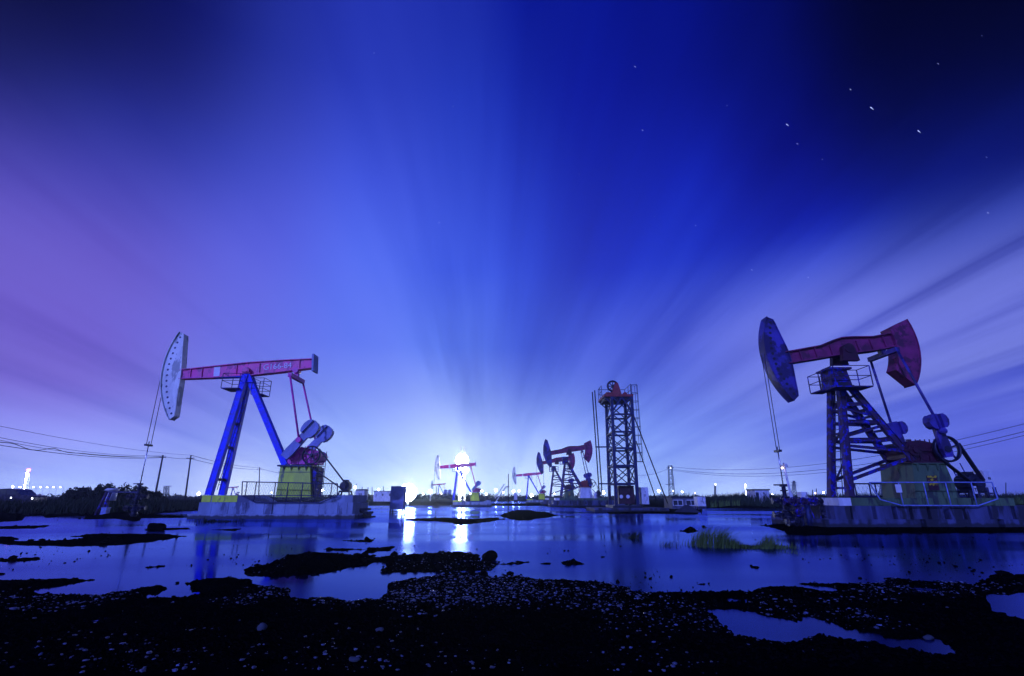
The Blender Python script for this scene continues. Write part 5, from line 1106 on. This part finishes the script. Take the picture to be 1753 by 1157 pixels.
# ------------------------------------------------------------------ lamps
def floodmast():
    Y = 84; base = at(791, 862, Y); root = thing('floodlight_mast', 'blazing white floodlit rig mast in the centre of the field', 'floodlight mast', (base.x, Y, .1))
    top = at(791.5, 764, Y); mb = MB(); a0 = .45
    for i in range(4): o = Vector(((-1, 1, 1, -1)[i]*a0, (-1, -1, 1, 1)[i]*a0, 0)); mb.bar(Vector((base.x, Y, .05))+o, top+o*.6, .08, .08)
    for l in range(9):
        z0, z1 = top.z*l/9, top.z*(l+1)/9
        for i in range(4):
            o = Vector(((-1, 1, 1, -1)[i]*a0, (-1, -1, 1, 1)[i]*a0, 0))*.9; o2 = Vector(((1, 1, -1, -1)[i]*a0, (-1, 1, 1, -1)[i]*a0, 0))*.9; mb.bar(Vector((base.x, Y, z0))+o, Vector((base.x, Y, z1))+o2, .05, .05)
    mb.build('lattice', 'white_paint', root)
    for (dx_, py, r_) in ((0, 788, 1.05), (-.6, 803, .4), (.6, 805, .45)):
        c = at(791, py, Y-.9); c.x += dx_; h_ = MB(); h_.tube(c+Vector((0, .05, 0)), c+Vector((0, .4, 0)), r_*1.02, 20, r_*.5); hs = h_.build('lamp_housing', 'dark_steel', root); l_ = MB(); l_.ball(c, r_, 20, (1, .3, 1)); l_.build('lamp', 'flood_white', hs)
    for (dx_, p0, p1) in ((-.3, 815, 857), (.35, 812, 846)):
        a, b_ = at(791, p0, Y-.7), at(791, p1, Y-.7); a.x += dx_; b_.x = a.x; l_ = MB(); l_.tube(a, b_, .13, 10); l_.build('tube_lamp', 'flood_white', root)
floodmast()
def lamp_post(label, px, py, Yl, r_, mt, group='lamps along the horizon', hook=False, post=True):
    c = at(px, py, Yl); root = thing('yard_lamp', label, 'lamp', (c.x, Yl, .1), group); p = MB()
    if hook: p.path([(c.x+1.6, Yl+.1, .1), (c.x+1.6, Yl+.1, c.z-.5), (c.x+1.1, Yl+.1, c.z+.15), (c.x, Yl+.1, c.z+.15)], .07, 6)
    else: r_ *= rng.uniform(.45, .85) if mt != 'flood_white' else 1; p.tube((c.x, Yl+r_*.3+.1, .1), (c.x, Yl+r_*.3+.1, c.z), .08+Yl*.0004, 6)
    p.build('post', 'white_paint', root); l_ = MB(); l_.ball(c, r_, 14, (1, .4, 1) if not hook else (1.3, .6, .35)); l_.build('lamp', mt, root); return root
lamp_post('dazzling white floodlight just right of the tall grey box', 698, 843, 75, 1.25, 'flood_white')
for a in ((22, 833, 260, .8, 'lamp_white', 'starry white lamp above the dark car roof'), (737, 841, 150, .75, 'lamp_white', 'white lamp at the left edge of the scrub, left of the tiny far pumpjack'), (849, 839, 240, .8, 'lamp_white', 'white lamp on the horizon above the pipe ramp'),
          (825, 840, 260, .6, 'lamp_white', 'small white lamp right of the green-pedestal small pumpjack'), (879, 841, 200, .55, 'lamp_white', 'white lamp above the narrow post cabinet'), (910, 848, 190, .9, 'lamp_white', 'white lamp low behind the small distant pumpjack legs'),
          (608, 834, 240, .7, 'lamp_white', 'white lamp at the left of the square pale cabin'), (627, 842, 240, 1.0, 'lamp_white', 'white lamp between the two pale cabins'), (648, 838, 260, .8, 'lamp_white', 'white lamp above the wide pale cabin'), (552, 839, 260, .8, 'lamp_white', 'white lamp seen through the mesh railing right of the green pedestal'),
          (1033, 843, 230, .8, 'lamp_white', 'white lamp behind the rods of the lattice tower'), (340, 845, 260, 1.1, 'lamp_white', 'bright white lamp low on the horizon right of the second wooden pole'), (1190, 844, 220, .35, 'lamp_warm', 'tiny warm lamp above the cabinets right of the mound'), (1396, 844, 260, .6, 'lamp_warm', 'small warm lamp on the horizon right of the right wellhead'),
          (1410, 843, 260, .5, 'lamp_white', 'small white lamp between the wellhead and the lattice legs'), (1322, 846, 200, .4, 'lamp_white', 'tiny white lamp just right of the white corrugated shed'), (465, 843, 300, .8, 'lamp_soft', 'faint lamp behind the railing near the green pedestal'), (755, 846, 200, .45, 'lamp_warm', 'small warm lamp low beside the pale tanks')):
    lamp_post(a[5], a[0], a[1], a[2], a[3], a[4])
for x in (617, 658, 663, 712, 722, 806, 834, 860, 890, 926, 948, 1003, 1012, 1128, 1166): lamp_post('small white lamp in the string of distant lights along the centre horizon', x+rng.uniform(-2, 2), rng.uniform(839, 846), rng.uniform(225, 290), rng.uniform(.35, .8), 'lamp_white', 'string of distant lights on the centre horizon')
hl = [(57, 'leftmost, closest to the lit red-topped mast'), (69, 'second from the left'), (80.5, 'middle one'), (91.5, 'second from the right'), (103, 'rightmost, nearest the bushes')]
for x, l in hl: lamp_post('hooked lamp in the row left of the bushes, '+l, x, 834, 250, .30, 'lamp_white', 'hooked lamps in a row', True)
lamp_post('white hooked lamp above the dark car, left of the lit mast', 34, 834, 250, .4, 'lamp_white', 'hooked lamps in a row', True)
def litmast(label, px, py0, py1, lean, Ym, w, red, n=9, group=None):
    root, t, q = mast(label, px, py0, py1, w, w*.6, Ym, 'white_paint', 8, 'lit mast', 'lit_mast', lean=lean)
    for k in range(n):
        f = .06+.9*k/(n-1); c = q(0, f).lerp(q(1, f), .5)+Vector((rng.uniform(-.3, .3)*w/880*Ym*.4, -.3, 0)); l_ = MB(); l_.ball(c, w/880*Ym*rng.uniform(.22, .40), 8, (1, .6, 1.6)); l_.build('lamp', 'lamp_white', root)
    if red: l_ = MB(); l_.ball(t+Vector((.2, -.5, 1.3)), .85, 12); l_.build('warning_light', 'lamp_red', root)
litmast('tall brightly lit mast with a red light on top at the far left', 43, 850, 809, 5.5, 280, 5, True)
litmast('thin brightly lit mast on the horizon left of the white corrugated shed', 1277, 850, 829, -2.0, 300, 2.6, False, 6)
mast('faint pylon on the horizon left of the right pumpjack lattice legs', 1359, 850, 823, 7, 2, 420, 'dark_steel', 6, 'pylon', 'pylon', arms=((.75, 6), (.9, 4.5)), group='pylons on the horizon', thick=.35)
mast('tiny pylon seen through the right railing', 1509, 850, 825, 6, 2, 420, 'dark_steel', 6, 'pylon', 'pylon', arms=((.75, 7), (.92, 5)), group='pylons on the horizon', thick=.35)
mast('faint slim mast on the horizon right of the gravel mound huts', 1224, 850, 828, 2.5, 1.5, 330, 'dark_steel', 6, 'mast', 'slim_mast', lights=((.95, 0, .5, 'lamp_soft'),), thick=.22)
mast('small water tower on the horizon between the two wooden poles', 285, 850, 832, 6, 5, 260, 'dark_steel', 3, 'water tower', 'water_tower', thick=.25, plat=(1.0, 2.4))
for x, y, l in ((1391, 838, 'left one of the thin horizon rods between wellhead and right pumpjack'), (1397.5, 836, 'middle one of the thin horizon rods between wellhead and right pumpjack'), (1428, 832, 'tallest thin horizon rod, closest to the lattice legs'), (1722, 826, 'thin dark post at the far right beyond the pale control box')):
    pole(l, x+(3 if x == 1428 else 0), 850, x, y, 230, .22, name='thin_post', mt='dark_steel', group='thin posts on the horizon')
for x, l in ((763, 'left pale cylindrical tank behind the small pumpjack'), (770, 'right pale cylindrical tank behind the small pumpjack')):
    c = at(x, 839, 230); mb = MB(); mb.tube((c.x, 230, .1), (c.x, 230, c.z), .82, 18); mb.tube((c.x, 230, c.z), (c.x, 230, c.z+.35), .82, 18, .1); solo(mb, 'storage_tank', 'rail_paint', l, 'tank', (c.x, 230, .1), 'pale tanks')
# dark car on the left bank
def car():
    Y = 50; zg_ = .42; x1 = at(54, 850, Y).x; root = thing('parked_car', 'dark car with rounded roof parked on the bank at the left edge', 'car', (x1-2.1, Y+.9, zg_))
    pf = [(0, .35), (0, .85), (-.15, .98), (-1.1, 1.05), (-1.75, 1.52), (-2.4, 1.62), (-3.3, 1.58), (-3.9, 1.15), (-4.3, 1.08), (-4.4, .7), (-4.35, .35)]
    b_ = MB(); b_.prism([(x1+x, zg_+z) for x, z in pf], Y, Y+1.75); b_.build('body', 'car_paint', root)
    w = MB(); w.prism([(x1-1.25, zg_+1.06), (x1-1.78, zg_+1.44), (x1-2.4, zg_+1.53), (x1-2.4, zg_+1.06)], Y-.012, Y-.002); w.build('window', 'glass', root); w = MB(); w.prism([(x1-2.5, zg_+1.06), (x1-2.5, zg_+1.53), (x1-3.25, zg_+1.49), (x1-3.7, zg_+1.1)], Y-.012, Y-.002); w.build('window', 'glass', root)
    for xx in (-.85, -3.4):
        for yy in (Y-.02, Y+1.55): t_ = MB(); t_.tube((x1+xx, yy, zg_+.32), (x1+xx, yy+.22, zg_+.32), .33, 18); wh = t_.build('wheel', 'rubber', root); r_ = MB(); r_.tube((x1+xx, yy-.015, zg_+.32), (x1+xx, yy, zg_+.32), .19, 14); r_.build('rim', 'dark_steel', wh)
    for (xx, zz, m_, nm) in ((-.02, .72, 'lamp_soft', 'headlight'), (-.05, .45, 'lamp_soft', 'fog_light')): l_ = MB(); l_.ball((x1+xx, Y+.1, zg_+zz), .08 if nm == 'headlight' else .04, 10); l_.build(nm, m_, root)
    l_ = MB(); l_.ball((x1-1.9, Y-.03, zg_+.78), .06, 8, (1, .4, 1)); l_.build('side_light', 'lamp_soft', root)
car()
# stars
mb = MB()
for (px, py, s_) in ((1346, 212, 1.2), (1490, 183, 1.5), (1571, 223, 1.3), (1364, 245, .6), (1099, 222, .7), (1086, 113, .7), (1605, 108, .6), (1688, 268, .6), (1690, 363, .8), (1286, 461, .7), (991, 297, .5), (1455, 152, .7), (751, 380, .6), (775, 181, .4), (1407, 272, .5), (1244, 180, .4), (945, 190, .4), (1680, 60, .5), (1190, 385, .5), (1383, 474, .5), (640, 90, .4), (1120, 370, .4)):
    c = azdir(px, py)*6500; t = azdir(px+4.5*s_, py+3.6*s_)*6500; mb.tube(c, c.lerp(t, .8), 2.8*s_, 6, .8*s_)
st = mb.build('stars', 'star_light'); st['kind'] = 'structure'

# ------------------------------------------------------------------ air
hm = bpy.data.materials.new('haze'); hm.use_nodes = True; t = hm.node_tree; t.nodes.clear(); pv_ = t.nodes.new('ShaderNodeVolumePrincipled'); o_ = t.nodes.new('ShaderNodeOutputMaterial')
pv_.inputs['Color'].default_value = (.72, .82, 1, 1); pv_.inputs['Density'].default_value = .0009; pv_.inputs['Anisotropy'].default_value = .78; t.links.new(pv_.outputs[0], o_.inputs['Volume']); MATS['haze'] = hm
hb = MB(); hb.span(-600, 600, -60, 620, -3, 45); hz = hb.build('haze', 'haze'); hz['kind'] = 'stuff'
